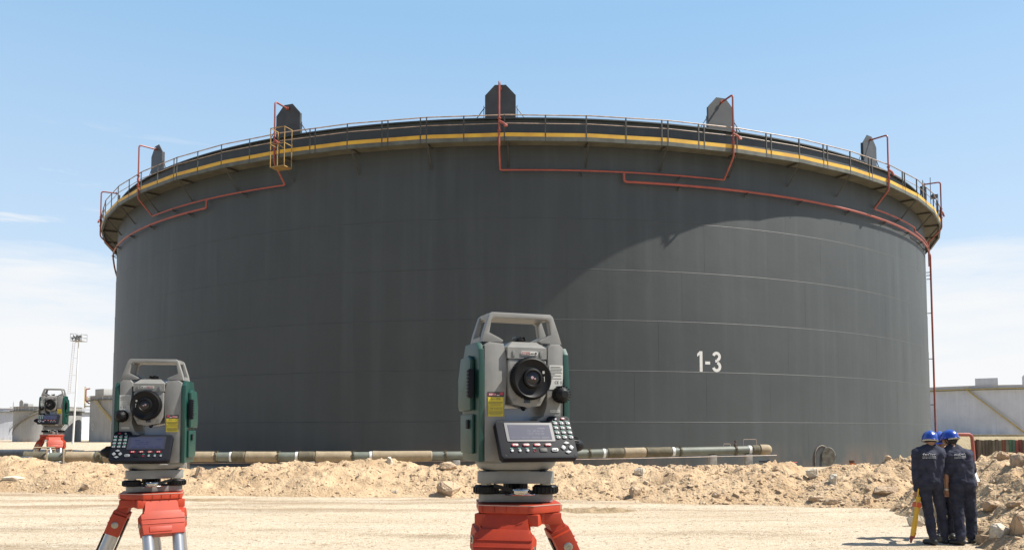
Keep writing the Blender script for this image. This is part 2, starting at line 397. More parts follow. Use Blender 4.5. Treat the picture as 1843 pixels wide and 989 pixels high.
def shell_mb(n=288, top=ZTOP, courses=COURSE, R=TR, st=.012, bottom=-.25, seams=True):
    mb = MB(); mb.smooth = True
    zs = [bottom]+sorted(courses)+[top]
    ring = lambda r, z: [tp(360*i/n, r, z) for i in range(n)]
    def band(A, B):
        o = len(mb.v); mb.v += A+B
        for i in range(n): mb.f.append((o+i, o+(i+1)%n, o+n+(i+1)%n, o+n+i)); mb.m.append(0); mb.sm.append(True)
    sr = lambda z: R+st*sum(1 for c in courses if z < c)
    for a, b in zip(zs[:-1], zs[1:]):
        rr = sr((a+b)/2); band(ring(rr, a), ring(rr, b))
        if b != top: band(ring(rr, b), ring(sr(b+.01), b))
    # curb lip, rim and the inside of the shell down to the floating roof
    band(ring(R, top), ring(R+.16, top)); band(ring(R+.16, top), ring(R+.16, top+.06)); band(ring(R+.16, top+.06), ring(R-.03, top+.06))
    band(ring(R-.03, top+.06), ring(R-.03, top-4)); 
    o = len(mb.v); mb.v += ring(R-.03, top-4); mb.f.append(tuple(range(o, o+n))); mb.m.append(0); mb.sm.append(False)
    # vertical plate seams, staggered from course to course
    for k, (a, b) in enumerate(zip(zs[:-1], zs[1:])):
        for j in range(52 if seams else 0):
            th = j*360/52 + (k % 3)*2.3 + .5; r = sr((a+b)/2)
            q = [tp(th-.012, r+.0005, a+.01), tp(th+.012, r+.0005, a+.01), tp(th+.012, r+.0005, b-.01), tp(th-.012, r+.0005, b-.01)]
            q2 = [tp(th-.006, r+.002, a+.01), tp(th+.006, r+.002, a+.01), tp(th+.006, r+.002, b-.01), tp(th-.006, r+.002, b-.01)]
            mb.add(q+q2, [(4,5,6,7), (0,4,7,3), (1,2,6,5)])
    return mb
tank = thing('storage_tank', 'huge dark grey storage tank marked 1-3 filling the middle', 'storage tank', (TX, TD, 0))
shell_mb().build('shell', M['shell'], tank)
M['weld'] = mat('weld_bead', (.085,.092,.092), .6, col2=(.05,.056,.056), vscale=1.2)
mb = MB()
for c in COURSE[1:]: mb.tube([tp(360*i/288, shell_r(c-.1)-.012, c+.004) for i in range(288)], .017, 6, closed=True)
mb.build('weld_bead', M['weld'], tank)
RO = 31.0; NS = 52; TH0 = -1.5; DTH = 360/NS
def polyring(mb, r0, r1, z0, z1, ths, nseg_r=None):
    n = len(ths); cyc = abs((ths[-1]-ths[0]) % 360 - DTH*(1)) < 20 and len(ths) >= NS
    o = len(mb.v)
    for th in ths: mb.v += [tp(th, r0, z0), tp(th, r1, z0), tp(th, r1, z1), tp(th, r0, z1)]
    for i in range(n):
        a = o+4*i; b = o+4*((i+1) % n)
        for k in range(4): mb.f.append((a+k, b+k, b+(k+1)%4, a+(k+1)%4)); mb.m.append(mb.cur); mb.sm.append(False)
RP = RO/math.cos(R_(DTH/2))
allth = [TH0+i*DTH for i in range(NS)]
mb = MB(); polyring(mb, TR+.01, RO, 15.09, 15.13, allth); o1 = mb.build('walkway', [M['under']], tank, auto=True)
mb = MB(); polyring(mb, RO-.012, RO+.012, 14.97, 15.155, allth); polyring(mb, RO-.10, RO-.013, 14.97, 14.99, allth); mb.build('edge_channel', M['walk'], tank)
mb = MB(); polyring(mb, RO-.006, RO+.006, 15.157, 15.335, allth); mb.build('toe_plate', M['yellow'], tank)
# handrail
mb = MB()
fine = [TH0+i*DTH/2 for i in range(NS*2)]
rr = lambda th: RO*math.cos(R_(DTH/2))/math.cos(R_(((th-TH0) % DTH)-DTH/2))-.02
mb.tube([tp(t, rr(t), 16.17) for t in fine], .028, 6, closed=True)
mb.build('top_rail', M['rail'], tank)
mb = MB(); mb.tube([tp(t, rr(t), 15.78) for t in fine], .018, 6, closed=True); mb.build('mid_rail', M['rail'], tank)
doubles = [-38, -35.9, -18.7, -11.9, -8.4, 12.3, 15.8, 22.5, 29.4, 36.2, 43, 50, 57, 64, -45, -52, -59, -66, -73]
for i in range(NS*2):
    th = TH0+3.2+i*DTH/2; th = (th+180) % 360-180
    if abs(th) > 104: continue
    dd = any(abs(th-q) < 1.4 for q in doubles)
    mb = MB()
    for off in ((-.27, .27) if dd else (0,)):
        T = Matrix.Translation(tp(th+off, rr(th+off)+.03, 15.57)) @ Matrix.Rotation(R_(th+off), 4, 'Z')
        mb.box((0,0,0), (.055,.012,1.2), T); mb.box((-.022,.028,0), (.01,.045,1.2), T)
    mb.build('handrail_post', M['post'], tank)
for th in allth:
    th = (th+180) % 360-180
    if abs(th) > 104: continue
    mb = MB()
    T = Matrix.Rotation(R_(th), 4, 'Z')
    def L(r, z): return Vector((0, -r, z))
    mb.tube([T @ L(TR+.03, 15.04), T @ L(RO-.05, 15.04)], .045, 4)
    mb.tube([T @ L(RO-.1, 15.0), T @ L(TR+.03, 14.05)], .040, 4)
    mb.build('support_bracket', M['bracket'], tank)
# fire shields with foam risers
PL = [-2.2+20.77*k for k in (-3, -2, -1, 0, 1, 2, 3)]
for th in PL:
    T = Matrix.Rotation(R_(th), 4, 'Z') @ Matrix.Translation((0, -TR-.02, ZTOP))
    mb = MB(); pts = [(-.72,0),(.72,0),(.72,1.16),(.26,1.66),(-.26,1.66),(-.72,1.16)]
    mb.prism(pts, -.035, .0, 'y', T)
    for s in (-1, 1): mb.box((s*.69,.06,.58), (.04,.12,1.14), T)
    pl = mb.build('fire_shield', M['plate'], tank)
    mb = MB()
    for s in (-1, 1):
        mb.tube([T @ Vector((s*.74,.05,.62)), T @ Vector((s*1.12,.02,.08))], .022, 5)
        mb.tube([T @ Vector((s*.78,.05,.7)), T @ Vector((s*.78,.05,.05))], .016, 5)
    mb.build('shield_brace', M['post'], pl)
    # riser
    mb = MB(); r = 31.05; zt = ZTOP+1.44
    A = lambda rr_, z, d=0: tp(th+d, rr_, z)
    mb.pipe([A(TR+.06, zt-.02), A(r, zt), A(r, 14.72), A(30.22, 13.87)], .044, 8, .16)
    mb.build('foam_riser', M['red_pipe'], tank)
    mb = MB()   # test connection and valve on the riser
    mb.tube([A(r, 15.86), A(r+.10, 15.72, .35), A(r+.12, 15.58, .62)], .055, 8)
    mb.lathe([(.0,-.03),(.10,-.03),(.10,.03),(0,.03)], 10, T3(A(r+.11, 15.62, .55), R_(50), 0, R_(th)))
    mb.lathe([(.0,-.02),(.085,-.02),(.085,.02),(0,.02)], 10, T3(A(r, 15.98), 0, 0, 0)); mb.lathe([(0,-.02),(.085,-.02),(.085,.02),(0,.02)], 10, T3(A(r, 15.42)))
    mb.lathe([(0,-.02),(.085,-.02),(.085,.02),(0,.02)], 10, T3(A(TR+.15, zt), R_(90), 0, R_(th)))
    mb.build('foam_valve', M['red_pipe'], tank)
# ring mains on the shell
ZA, ZB = 13.85, 13.40; RR = 30.24
def arc(t0, t1, z, r=RR, n=None):
    n = n or max(2, int(abs(t1-t0)/1.0)); return [tp(t0+(t1-t0)*i/n, r, z if not callable(z) else z(t0+(t1-t0)*i/n)) for i in range(n+1)]
def pipe_part(pts, rad, name='foam_main'):
    mb = MB(); mb.pipe(pts, rad, 8, .14); mb.build(name, M['red_pipe'], tank)
pipe_part([tp(PL[3], 30.28, 14.0)]+arc(PL[3]+.02, 18.57, ZA)+[tp(18.57, 30.28, 14.0)],   .042, 'foam_branch_pipe')
pipe_part([tp(8.8, RR, ZA)]+arc(8.82, 61.8, ZB)+[tp(62.6, 30.30, ZB-.1), tp(62.7, 30.32, .1)], .060)
pipe_part([tp(PL[5], 30.28, 14.0)]+arc(PL[5]+.02, 50.6, ZA)+arc(50.7, 60.4, ZB+.24)+[tp(61.0, 30.28, ZB)], .045, 'foam_branch_pipe')
pipe_part([tp(PL[1], 30.28, 14.0)]+arc(PL[1]+.02, PL[2]-.02, ZA)+[tp(PL[2], 30.28, 14.0)],   .042, 'foam_branch_pipe')
pipe_part([tp(-33.2, RR, ZA)]+arc(-33.22, -66, ZB)+arc(-67, -76, lambda t: ZB-.12*(-67-t)), .056)
pipe_part([tp(PL[6], 30.28, 14.0), tp(PL[6]+.3, 30.24, ZB-.2), tp(PL[6]+.6, 30.24, 12.4)], .04, 'foam_branch_pipe')
for th, z in [(-28,ZA),(-36,ZB),(-39,ZA),(-44,ZB),(-50,ZB),(-57,ZB),(-63,ZB),(5,ZA),(14,ZA),(14,ZB),(21,ZB),(27.5,ZB),(34.5,ZB),(41.5,ZB),(45,ZA),(48,ZB),(54,ZB),(58,ZB)]:
    mb = MB(); mb.tube([tp(th, TR+.02, z-.22), tp(th, TR+.30, z-.09)], .022, 4); mb.tube([tp(th, TR+.02, z-.09), tp(th, TR+.34, z-.09)], .025, 4)
    mb.build('pipe_bracket', M['bracket'], tank)
for z in (12.2, 12.0, 11.75, 9.5, 6.5, 3.5):
    mb = MB(); mb.tube([tp(62.7, TR+.03, z), tp(62.7, TR+.3, z)], .028, 5); mb.build('pipe_bracket', M['bracket'], tank)
# hanging access cage near the second shield
th = PL[2]+1.15; T = Matrix.Rotation(R_(th), 4, 'Z') @ Matrix.Translation((0, -RO-.34, 14.30))
mb = MB(); mb.box((0,0,0), (.82,.6,.04), T)
for k in range(5): mb.box((0,-.26+.13*k,.028), (.8,.018,.012), T)
cage = mb.build('access_cage_floor', M['ochre'], tank)
mb = MB()
for sx in (-.4, .4):
    for sy in (-.28, .28): mb.box((sx, sy, .95), (.035,.035,1.9), T)
for z in (1.1, 1.88):
    mb.box((0,-.28,z), (.84,.03,.03), T); mb.box((-.4,0,z), (.03,.58,.03), T); mb.box((.4,0,z), (.03,.58,.03), T)
mb.box((0,-.28,.55), (.03,.03,1.1), T); mb.tube([T @ Vector((0,-.28,1.1)), T @ Vector((.4,-.28,.8))], .014, 4)
mb.build('access_cage_frame', M['ochre'], tank)
# small mast on the rim at the far right
mb = MB(); mb.tube([tp(52.5, RO-.05, 15.1), tp(52.5, RO-.05, 17.0)], .02, 5); mb.build('mast', M['post'], tank)
mb = MB(); mb.tube([tp(58, RO-.05, 15.1), tp(58, RO-.05, 16.7)], .02, 5); mb.build('mast', M['post'], tank)
mb = MB(); mb.box(tp(56.5, RO-.2, 16.35), (.3,.3,.24)); mb.build('lamp_box', M['post'], tank)
# number
vs, fs, w, h = text_geo('1')
mb = MB()
rn = shell_r(5)+.004; zb, zt = 4.585, 5.56
def stroke(poly, wd):   # polyline in metres (x right, z up) -> flat ribbon
    n = len(poly); L = []; Rr = []
    for i in range(n):
        a = Vector(poly[max(i-1,0)]); c = Vector(poly[min(i+1,n-1)]); d = (c-a).normalized(); nn = Vector((-d.y, d.x))*wd/2
        L.append(Vector(poly[i])+nn); Rr.append(Vector(poly[i])-nn)
    f = [(i, i+1, n+i+1, n+i) for i in range(n-1)]
    mb.add([tp(15.75+math.degrees(p.x/rn), rn, zb+p.y) for p in L+Rr], f)
def strokes():
    H = .97
    stroke([(.20,0),(.20,.5),(.20,H)], .15); mb.add([tp(15.75+math.degrees(x/rn), rn, zb+z) for x, z in [(.125,H),(.125,H-.17),(0,H-.27),(0,H-.13)]], [(0,1,2,3)])
    stroke([(.42,.42),(.55,.42),(.68,.42)], .14)
    def arcp(cx, cz, rx, rz, a0, a1, n=14): return [(cx+rx*math.cos(R_(a0+(a1-a0)*i/n)), cz+rz*math.sin(R_(a0+(a1-a0)*i/n))) for i in range(n+1)]
    top = arcp(1.03, .735, .165, .165, 165, -80); bot = arcp(1.03, .255, .18, .185, 78, -165)
    stroke(top, .145); stroke(bot, .145); stroke([(.96,.52),(1.03,.52),(1.07,.5)], .13)
strokes(); mb.build('number_marking', M['white'], tank)
# clean-out door and manway on the lowest course
def shell_frame(th, z): return Matrix.Rotation(R_(th), 4, 'Z') @ Matrix.Translation((0, -shell_r(1)-.0, z))
T = shell_frame(29.9, .0)
M['shelllite'] = mat('tank_fitting_paint', (.055,.06,.062), .5, var=.25, vscale=3)
def archpts(w, h, n=10): return [(-w,0)]+[(-w*math.cos(math.pi*i/n), (h-w)+w*math.sin(math.pi*i/n)) for i in range(n+1)]+[(w,0)]
mb = MB(); mb.prism(archpts(.50, 1.02), -.035, .03, 'y', T)
door = mb.build('cleanout_frame', M['shelllite'], tank)
mb = MB(); mb.tube([T @ Vector((x,-.05,z)) for x, z in archpts(.53, 1.06)], .018, 5); mb.build('rim_bead', M['rail'], door)
mb = MB()
for i in range(14):
    a = math.pi*i/13; mb.lathe([(.0,0),(.02,0),(.02,.03),(0,.03)], 6, T @ T3((.44*math.cos(a), -.035, .51+.44*math.sin(a)), R_(90)))
mb.build('bolt', M['rust'], door)
T2 = T @ T3((.22,-.26,.50), 0, 0, R_(-38))
mb = MB(); mb.lathe([(0,-.03),(.45,-.03),(.47,-.015),(.47,.015),(.45,.03),(0,.03)], 28, T2 @ T3((0,0,0), R_(90), 0, 0), sx=.72)
mb.box((.32,0,0), (.14,.05,.1), T2)
M['lid'] = mat('weathered_lid', (.30,.30,.25), .6, col2=(.14,.12,.09), vscale=5)
mb.build('manway_cover', M['lid'], tank)

# ================================================================== FAR TANKS
M['pale'] = shell_material('pale_tank_paint', (.43,.46,.51), (.49,.52,.57), 1.08, (.4,.36,.3), .6)
M['greytank'] = shell_material('grey_tank_paint', (.28,.28,.27), (.33,.33,.32), 1.15, (.3,.26,.2), .6)
M['stair'] = mat('stair_yellow', (.55,.42,.12), .6, var=.2, vscale=2)
def far_tank(label, x, y, R, H, base, shellm, plates, railm=None, name='storage_tank', stair=None, plate_size=(1.6,3.2), pipe=None, big=None, toe=True):
    t = thing(name, label, 'storage tank', (x, y, base))
    cs = [H*k/7 for k in range(1, 7)]
    shell_mb(144, H, cs, R, .012, -.5, False).build('shell', shellm, t)
    global TH0, DTH, NS
    ths = [i*360/NS for i in range(NS)]
    mb = MB(); polyring(mb, R, R+1.0, H-1.35, H-1.15, ths); mb.build('walkway', M['walk'], t)
    if toe:
        mb = MB(); polyring(mb, R+.98, R+1.02, H-1.14, H-.9, ths); mb.build('toe_plate', M['stair'], t)
    mb = MB(); mb.tube([tp(a, R+.97, H-.05) for a in ths], .03, 4, closed=True); mb.tube([tp(a, R+.97, H-.55) for a in ths], .02, 4, closed=True)
    for a in ths:
        if abs((a+180) % 360-180) < 95: mb.tube([tp(a, R+.97, H-1.15), tp(a, R+.97, H-.05)], .04, 4)
    mb.build('handrail', railm or M['rail'], t)
    for th in plates:
        T = Matrix.Rotation(R_(th), 4, 'Z') @ Matrix.Translation((0, -R-.05, H)); w, h = plate_size
        mb = MB(); mb.prism([(-w,0),(w,0),(w,h*.72),(w*.4,h),(-w*.4,h),(-w,h*.72)], -.1, .1, 'y', T); mb.build('fire_shield', shellm, t)
    if stair:
        a0, z0, a1, z1 = stair; mb = MB(); n = 24
        for rr_ in (R+.1, R+.95):
            o = len(mb.v)
            for i in range(n+1):
                a = a0+(a1-a0)*i/n; z = z0+(z1-z0)*i/n
                mb.v += [tp(a, rr_, z-.18), tp(a, rr_, z+.18), tp(a, rr_+.06, z+.18), tp(a, rr_+.06, z-.18)]
            for i in range(n):
                for k in range(4): mb.f.append((o+4*i+k, o+4*i+4+k, o+4*i+4+(k+1)%4, o+4*i+(k+1)%4)); mb.m.append(0); mb.sm.append(False)
        for i in range(n*3):
            a = a0+(a1-a0)*i/(n*3); z = z0+(z1-z0)*i/(n*3)
            mb.add([tp(a,R+.1,z), tp(a,R+1,z), tp(a+(a1-a0)/(n*4),R+1,z), tp(a+(a1-a0)/(n*4),R+.1,z)], [(0,1,2,3)])
        mb.tube([tp(a0+(a1-a0)*i/n, R+.98, z0+(z1-z0)*i/n+1.05) for i in range(n+1)], .035, 4)
        for i in range(0, n+1, 2): mb.tube([tp(a0+(a1-a0)*i/n, R+.98, z0+(z1-z0)*i/n), tp(a0+(a1-a0)*i/n, R+.98, z0+(z1-z0)*i/n+1.05)], .025, 4)
        mb.build('stairway', M['stair'], t)
    if pipe:
        for pts in pipe:
            mb = MB(); mb.pipe([tp(a, r, z) for a, r, z in pts], .10, 5, .3); mb.build('foam_pipe', M['red_pipe'], t)
    if big:
        for a, z, w, d, h in big:
            mb = MB(); T = Matrix.Rotation(R_(a), 4, 'Z') @ Matrix.Translation((0, -R+d/2, z+h/2)); mb.box((0,0,0), (w,d,h), T, .05)
            mb.build('platform_box', shellm, t)
    return t
# behind the wall on the right
ft = far_tank('pale blue grey tank with yellow stairway behind the sand coloured wall', 159, 276, 30, 15.6, 0, M['pale'], [-12.5, 8.5, 29], stair=(-43, 14.4, -13.5, .6),
    plate_size=(1.45,3.3), pipe=[[(-10.6,31.2,18.6),(-10.6,31.2,13.8),(-11.2,30.3,12.4)]+[(a,30.3,12.4) for a in range(-10, 8, 2)], [(-2,30.3,12.4),(-2,30.3,11.2)]+[(a,30.3,11.2) for a in range(-1, 9, 2)]],
    big=[(-33, 15.6, 6, 1.5, 2.2)])
# left group
D_ = far_tank('grey tank with red foam pipes between the floodlight mast and the big tank', P(300,700,270).x, 270, 22, 14.0, -1.4, M['greytank'], [], stair=(-38, 12.6, -14, 5.0), pipe=[], toe=False, big=[(-36, 14, 5, 3, 2.0)])
for a in (-66, -62, -57):
    mb = MB(); mb.pipe([tp(a, 22.2, 16.5), tp(a, 23.3, 16.3), tp(a, 23.3, 12.6), tp(a, 22.2, 11.8)], .14, 6, .4); mb.build('foam_pipe', M['red_pipe'], D_)
mb = MB()
for a in (-74, -68, -62, -56): mb.tube([tp(a, 23.6, 10.5), tp(a, 23.6, 17)], .06, 4)
for a in (-74, -65, -56):
    for z in (11, 13.4): mb.tube([tp(a, 21.9, z), tp(a, 23.6, z)], .06, 4)
for z in (11, 13.4, 15.2, 17): mb.tube([tp(a, 23.6, z) for a in (-74, -68, -62, -56)], .06, 4)
mb.build('access_cage_frame', M['stair'], D_)
mb = MB(); q = [tp(-46+2.4*math.cos(k*math.pi/12), 22.1, 1.6+3+1.0*math.sin(k*math.pi/12)) for k in range(24)]; mb.tube(q, .09, 4, closed=True)
vs, fs, w, h = text_geo('3'); mb.add([tp(-46+(v.x-w/2)/h*1.0/22*57.3, 22.1, 4.6+(v.y-h/2)/h*1.1) for v in vs], fs)
mb.build('number_marking', M['white'], D_)
M['stair'] = mat('stair_grey', (.30,.28,.22), .6, var=.2, vscale=2)
far_tank('grey tank with a diagonal stairway behind the small far instrument', P(88,700,268).x, 268, 9.6, 10.9, -1.4, M['greytank'], [-60, -20, 40], stair=(20, 9.7, -62, 2.2), plate_size=(.8,2.0), toe=False, big=[(-15, 10.9, 3.4, 2, .9)])
far_tank('long low white tank in the distance at the far left edge', P(60,700,345).x, 352, 42, 11.8, -1.4, M['pale'], [-28, 0, 22], plate_size=(1.0,2.2), toe=False)

# ================================================================== LIGHT MAST
M['mast'] = mat('mast_galvanised', (.75,.75,.74), .45, metal=.1, var=.05)
M['lampbody'] = mat('lamp_housing', (.20,.21,.22), .4, var=.3, vscale=2)
bx = P(131, 795, 200); base = float(ground_z(bx.x, 200)); px = 200/F
mast = thing('floodlight_mast', 'tall white floodlight mast with a caged lamp platform and side ladder', 'light mast', (bx.x, 200, base))
top = P(137, 614, 200).z-base
mb = MB(); mb.tube([(0,0,0), (.5*px*6,0,top*.5), (.85*px*6,0,top)], [.24,.19,.12], 10); mb.build('pole', M['mast'], mast)
cx = .85*px*6; W = 20*px/2; H = 13*px
mb = MB(); mb.prism([(cx-W*.9,-W*.9),(cx+W*.9,-W*.9),(cx+W*.9,W*.9),(cx-W*.9,W*.9)], top, top+.12, 'z'); mb.build('lamp_platform', M['stair'], mast)
mb = MB()
for sx in (-1,0,1):
    for sy in (-1,1): mb.tube([(cx+sx*W,sy*W,top), (cx+sx*W,sy*W,top+H)], .05, 4)
for z in (top+.05, top+H*.5, top+H): mb.tube([(cx-W,-W,z),(cx+W,-W,z),(cx+W,W,z),(cx-W,W,z)], .05, 4, closed=True)
mb.build('cage_rail', M['lampbody'], mast)
for k in range(6):
    x = cx+W*(-.75+.3*k); z = top+H*(.35+.35*(k % 2)); T = T3((x, -W*.7, z), R_(55), 0, R_(-50+20*k))
    mb = MB(); mb.lathe([(.0,.28),(.2,.26),(.3,0),(.38,-.22),(.36,-.22),(.0,-.18)], 10, T); mb.tube([T @ Vector((0,0,.2)), (x,-W*.5,z+.2), (x,-W*.5,top)], .04, 4)
    mb.build('floodlight', M['lampbody'], mast)
mb = MB(); zb = P(130, 708, 200).z-base
for dx in (-.75,-.2): mb.tube([(.3*px*6+dx-.9,-.3,zb), (cx+dx-.45,-.3,top)], .035, 4)
n = 24
for i in range(n):
    f = i/(n-1); x = .3*px*6-.9+(cx-.45-.3*px*6+.9)*f; mb.tube([(x-.75,-.3,zb+(top-zb)*f), (x-.2,-.3,zb+(top-zb)*f)], .025, 4)
for f in (.02,.35,.68,.98): mb.tube([(.3*px*6-1.1+.5*f+.9*f*0+ (cx-.45-.3*px*6+.9)*f*.55,-.3,zb+(top-zb)*f), (.5*px*6*f+.2*(1-f),0,zb+(top-zb)*f)], .03, 4)
mb.build('ladder', M['rail'], mast)
# ================================================================== PIPELINE
M['pipe'] = mat('pipe_grey_green', (.20,.22,.18), .5, col2=(.15,.16,.13), vscale=3, bump=.1)
M['wrap'] = mat('pipe_wrap_beige', (.40,.32,.21), .75, col2=(.31,.24,.15), vscale=4, bump=.3, bscale=25)
M['wrapdark'] = mat('pipe_wrap_dark', (.17,.14,.085), .8, col2=(.10,.09,.06), vscale=5, bump=.4, bscale=25)
M['tape'] = mat('white_tape', (.80,.80,.78), .5, var=.1, vscale=9)
M['darkpipe'] = mat('dark_steel_pipe', (.075,.085,.095), .45, var=.3, vscale=2)
M['conc'] = mat('concrete_block', (.42,.40,.36), .9, var=.25, vscale=6, bump=.4)
PY = [(-80,821,29.5), (60,821.5,30), (150,821.5,30.3), (540,821,31), (870,819,32.2), (1100,814.5,33.2), (1388,808,34.3)]
ppts = [P(*q) for q in PY]
def pipe_at(px):
    for (a, A), (b, B) in zip(zip([q[0] for q in PY], ppts), zip([q[0] for q in PY[1:]], ppts[1:])):
        if a <= px <= b: return A.lerp(B, (px-a)/(b-a))
    return ppts[-1]
pl = thing('pipeline', 'long grey green pipeline with beige wrapped lengths in front of the big tank', 'pipeline', (pipe_at(700).x, pipe_at(700).y, 0))
off = Vector((-pl.location.x, -pl.location.y, 0)); TP = Matrix.Translation(off)
mb = MB(); mb.tube([pipe_at(x) for x in [45]+list(range(60, 1381, 60))+[1380]], .165, 18); mb.build('pipe', M['pipe'], pl, T=TP)
for a, b, k in [(42,84,'d'),(118,170,'w'),(172,182,'d'),(186,232,'w'),(335,384,'w'),(415,440,'d'),(440,500,'w'),(537,566,'d'),(566,630,'w'),(666,775,'w'),(855,905,'w'),(1000,1030,'w'),(1092,1121,'d'),(1121,1160,'w'),(1160,1206,'d'),(1351,1366,'d')]:
    mb = MB(); r = .192+.006*random.random(); mb.tube([pipe_at(a), pipe_at(a).lerp(pipe_at(a+2), 1)]+[pipe_at(x) for x in np.linspace(a+2, b-2, 6)]+[pipe_at(b)], [.168, r]+[r]*6+[.168], 18)
    mb.build('wrap', M['wrap' if k == 'w' else 'wrapdark'], pl, T=TP)
# rounded end cap
mb = MB(); A = pipe_at(1366); B = pipe_at(1388); d = (B-A); mb.tube([A, A+d*.02, A+d*.6, A+d*.82, A+d*.94, A+d], [.17,.215,.21,.185,.13,.04], 18); mb.build('end_cap', M['wrap'], pl, T=TP)
for a in (86, 414, 534, 664, 847, 1086, 1209, 1347):
    mb = MB(); mb.tube([pipe_at(a-2), pipe_at(a+2.6)], .181, 18); mb.build('tape_joint', M['tape'], pl, T=TP)
for a in (182, 388, 501, 634, 800, 1060, 1222, 1322):
    mb = MB(); mb.tube([pipe_at(a-1.4), pipe_at(a+1.4)], .20, 18); A = pipe_at(a)
    for k in range(8):
        an = k*math.pi/4+.3; mb.box(A+Vector((0, -.205*math.cos(an), .205*math.sin(an))), (.10,.04,.04))
    mb.build('flange', M['wrapdark'], pl, T=TP)
mb = MB(); mb.tube([P(x, y, Y-.3) for x, y, Y in [(330,833,31),(800,829,32.2),(1100,825,33),(1398,818.5,34.4)]], .016, 5); mb.build('rod', M['rail'], pl, T=TP)
for a, y in ((1337,790),(1300,798)):
    mb = MB(); A = pipe_at(a); B = pipe_at(a+(24 if a > 1310 else 13)); zz = P(a, y, A.y).z
    mb.pipe([A, Vector((A.x,A.y,zz)), Vector((B.x,B.y,zz)), B], .014, 5, .05); mb.build('hoop', M['rail'], pl, T=TP)
mb = MB(); A = pipe_at(1322); mb.lathe([(0,0),(.05,0),(.05,.1),(.025,.12),(.025,.2),(.07,.21),(.07,.24),(0,.24)], 8, T3((A.x, A.y, A.z+.15))); mb.build('vent', M['rust'], pl, T=TP)
for a in (70, 105, 330, 560, 820, 1280, 1345):
    A = pipe_at(a); mb = MB(); mb.box((A.x, A.y, (A.z-.17)/2), (.28,.34,A.z-.17), bev=.02); mb.build('support_block', M['conc'], pl, T=TP)
mb = MB()   # rectangular guide frame round the pipe on the left
for a in (91, 121):
    A = pipe_at(a); 
    mb.tube([A+Vector((0,-.26,-.42)), A+Vector((0,-.26,.26)), A+Vector((0,.26,.26)), A+Vector((0,.26,-.42))], .04, 4, closed=True)
A = pipe_at(54); B = pipe_at(91); mb.tube([A+Vector((0,-.26,-.40)), B+Vector((0,-.26,-.40))], .035, 4); mb.tube([A+Vector((0,.26,.05)), A+Vector((0,.26,.33)), B+Vector((0,.26,.33))], .03, 4)
mb.build('guide_frame', M['wrap'], pl, T=TP)
for nm, lab, pts, r in [('pipeline', 'upper dark steel pipe running out at the left edge behind the wrapped pipeline', [(-90,816,33.5),(112,815,33.2),(150,817,33.1)], .165),
                        ('pipeline', 'lower dark steel pipe lying close to the rubble at the far left edge', [(-90,827,28.9),(20,827,29.2),(58,826,29.4)], .11)]:
    q = [P(*p) for p in pts]; o = thing(nm, lab, 'pipeline', (q[1].x, q[1].y, 0))
    TT = Matrix.Translation((-q[1].x, -q[1].y, 0))
    mb = MB(); mb.tube(q, r, 16); mb.build('pipe', M['darkpipe'], o, T=TT)
    for f in (.25, .9):
        c = q[0].lerp(q[1], f); mb = MB(); mb.box((c.x, c.y, (c.z-r)/2), (.25,.3,c.z-r)); mb.build('support_block', M['conc'], o, T=TT)

# ================================================================== SMALL FITTINGS AT THE TANK FOOT
c = P(1428, 840, 33.0); v = thing('valve', 'small valve with a red hand wheel between the pipe end and the round manway cover', 'valve', (c.x, c.y, 0))
M['redv'] = mat('valve_red', (.50,.04,.03), .45)
zt = P(1428, 831, 33).z
mb = MB(); mb.lathe([(.05,0),(.05,zt-.25),(.09,zt-.22),(.09,zt-.14),(.02,zt-.12),(.02,zt)], 10); mb.build('stem', M['darkpipe'], v)
mb = MB(); mb.tube([(.13*math.cos(a*math.pi/8), .13*math.sin(a*math.pi/8), zt) for a in range(16)], .016, 6, closed=True)
for a in range(3): mb.tube([(.13*math.cos(a*2.094), .13*math.sin(a*2.094), zt), (0,0,zt)], .012, 5)
mb.build('hand_wheel', M['redv'], v)
c = P(1534, 842, 33); v = thing('pipe_stub', 'short capped orange and rust pipe stub rising behind the rubble', 'pipe stub', (c.x, c.y, 0)); zt = P(1534, 828, 33).z
M['orange'] = mat('faded_orange', (.62,.16,.03), .6, var=.3, vscale=6)
mb = MB(); mb.lathe([(.09,0),(.09,zt-.22),(.10,zt-.2),(.10,zt-.03),(.08,zt)], 14); mb.build('pipe', M['orange'], v)
mb = MB(); mb.lathe([(0,zt-.10),(.118,zt-.10),(.118,zt+.012),(0,zt+.012)], 14); mb.build('cap', M['rust'], v)
c = P(1600, 840, 32.5); v = thing('hydrant', 'small dark red hydrant post at the end of the rubble beside the workers', 'hydrant', (c.x, c.y, 0)); zt = P(1600, 824, 32.5).z
mb = MB(); mb.lathe([(.05,0),(.05,zt-.22),(.065,zt-.2),(.065,zt-.08),(.05,zt-.05),(.03,zt),(0,zt)], 12); mb.build('body', M['redv'], v)
mb = MB(); mb.tube([(-.09,0,zt-.13),(.09,0,zt-.13)], .03, 8); mb.build('outlet', M['redv'], v)
c = P(1383, 832, 33.6); v = thing('flanged_tee', 'small dark flanged pipe tee hanging under the end of the pipeline', 'pipe fitting', (c.x, c.y, 0))
mb = MB(); mb.tube([(-.3,.2,c.z+.05),(.02,-.05,c.z+.05)], .05, 10); mb.tube([(-.12,.06,0),(-.12,.06,c.z)], .04, 8)
mb.build('pipe', M['darkpipe'], v); mb = MB(); mb.lathe([(.055,0),(.09,0),(.09,.04),(.055,.04)], 12, T3((.02,-.05,c.z+.05), R_(90), 0, R_(-40))); mb.build('flange', M['darkpipe'], v)

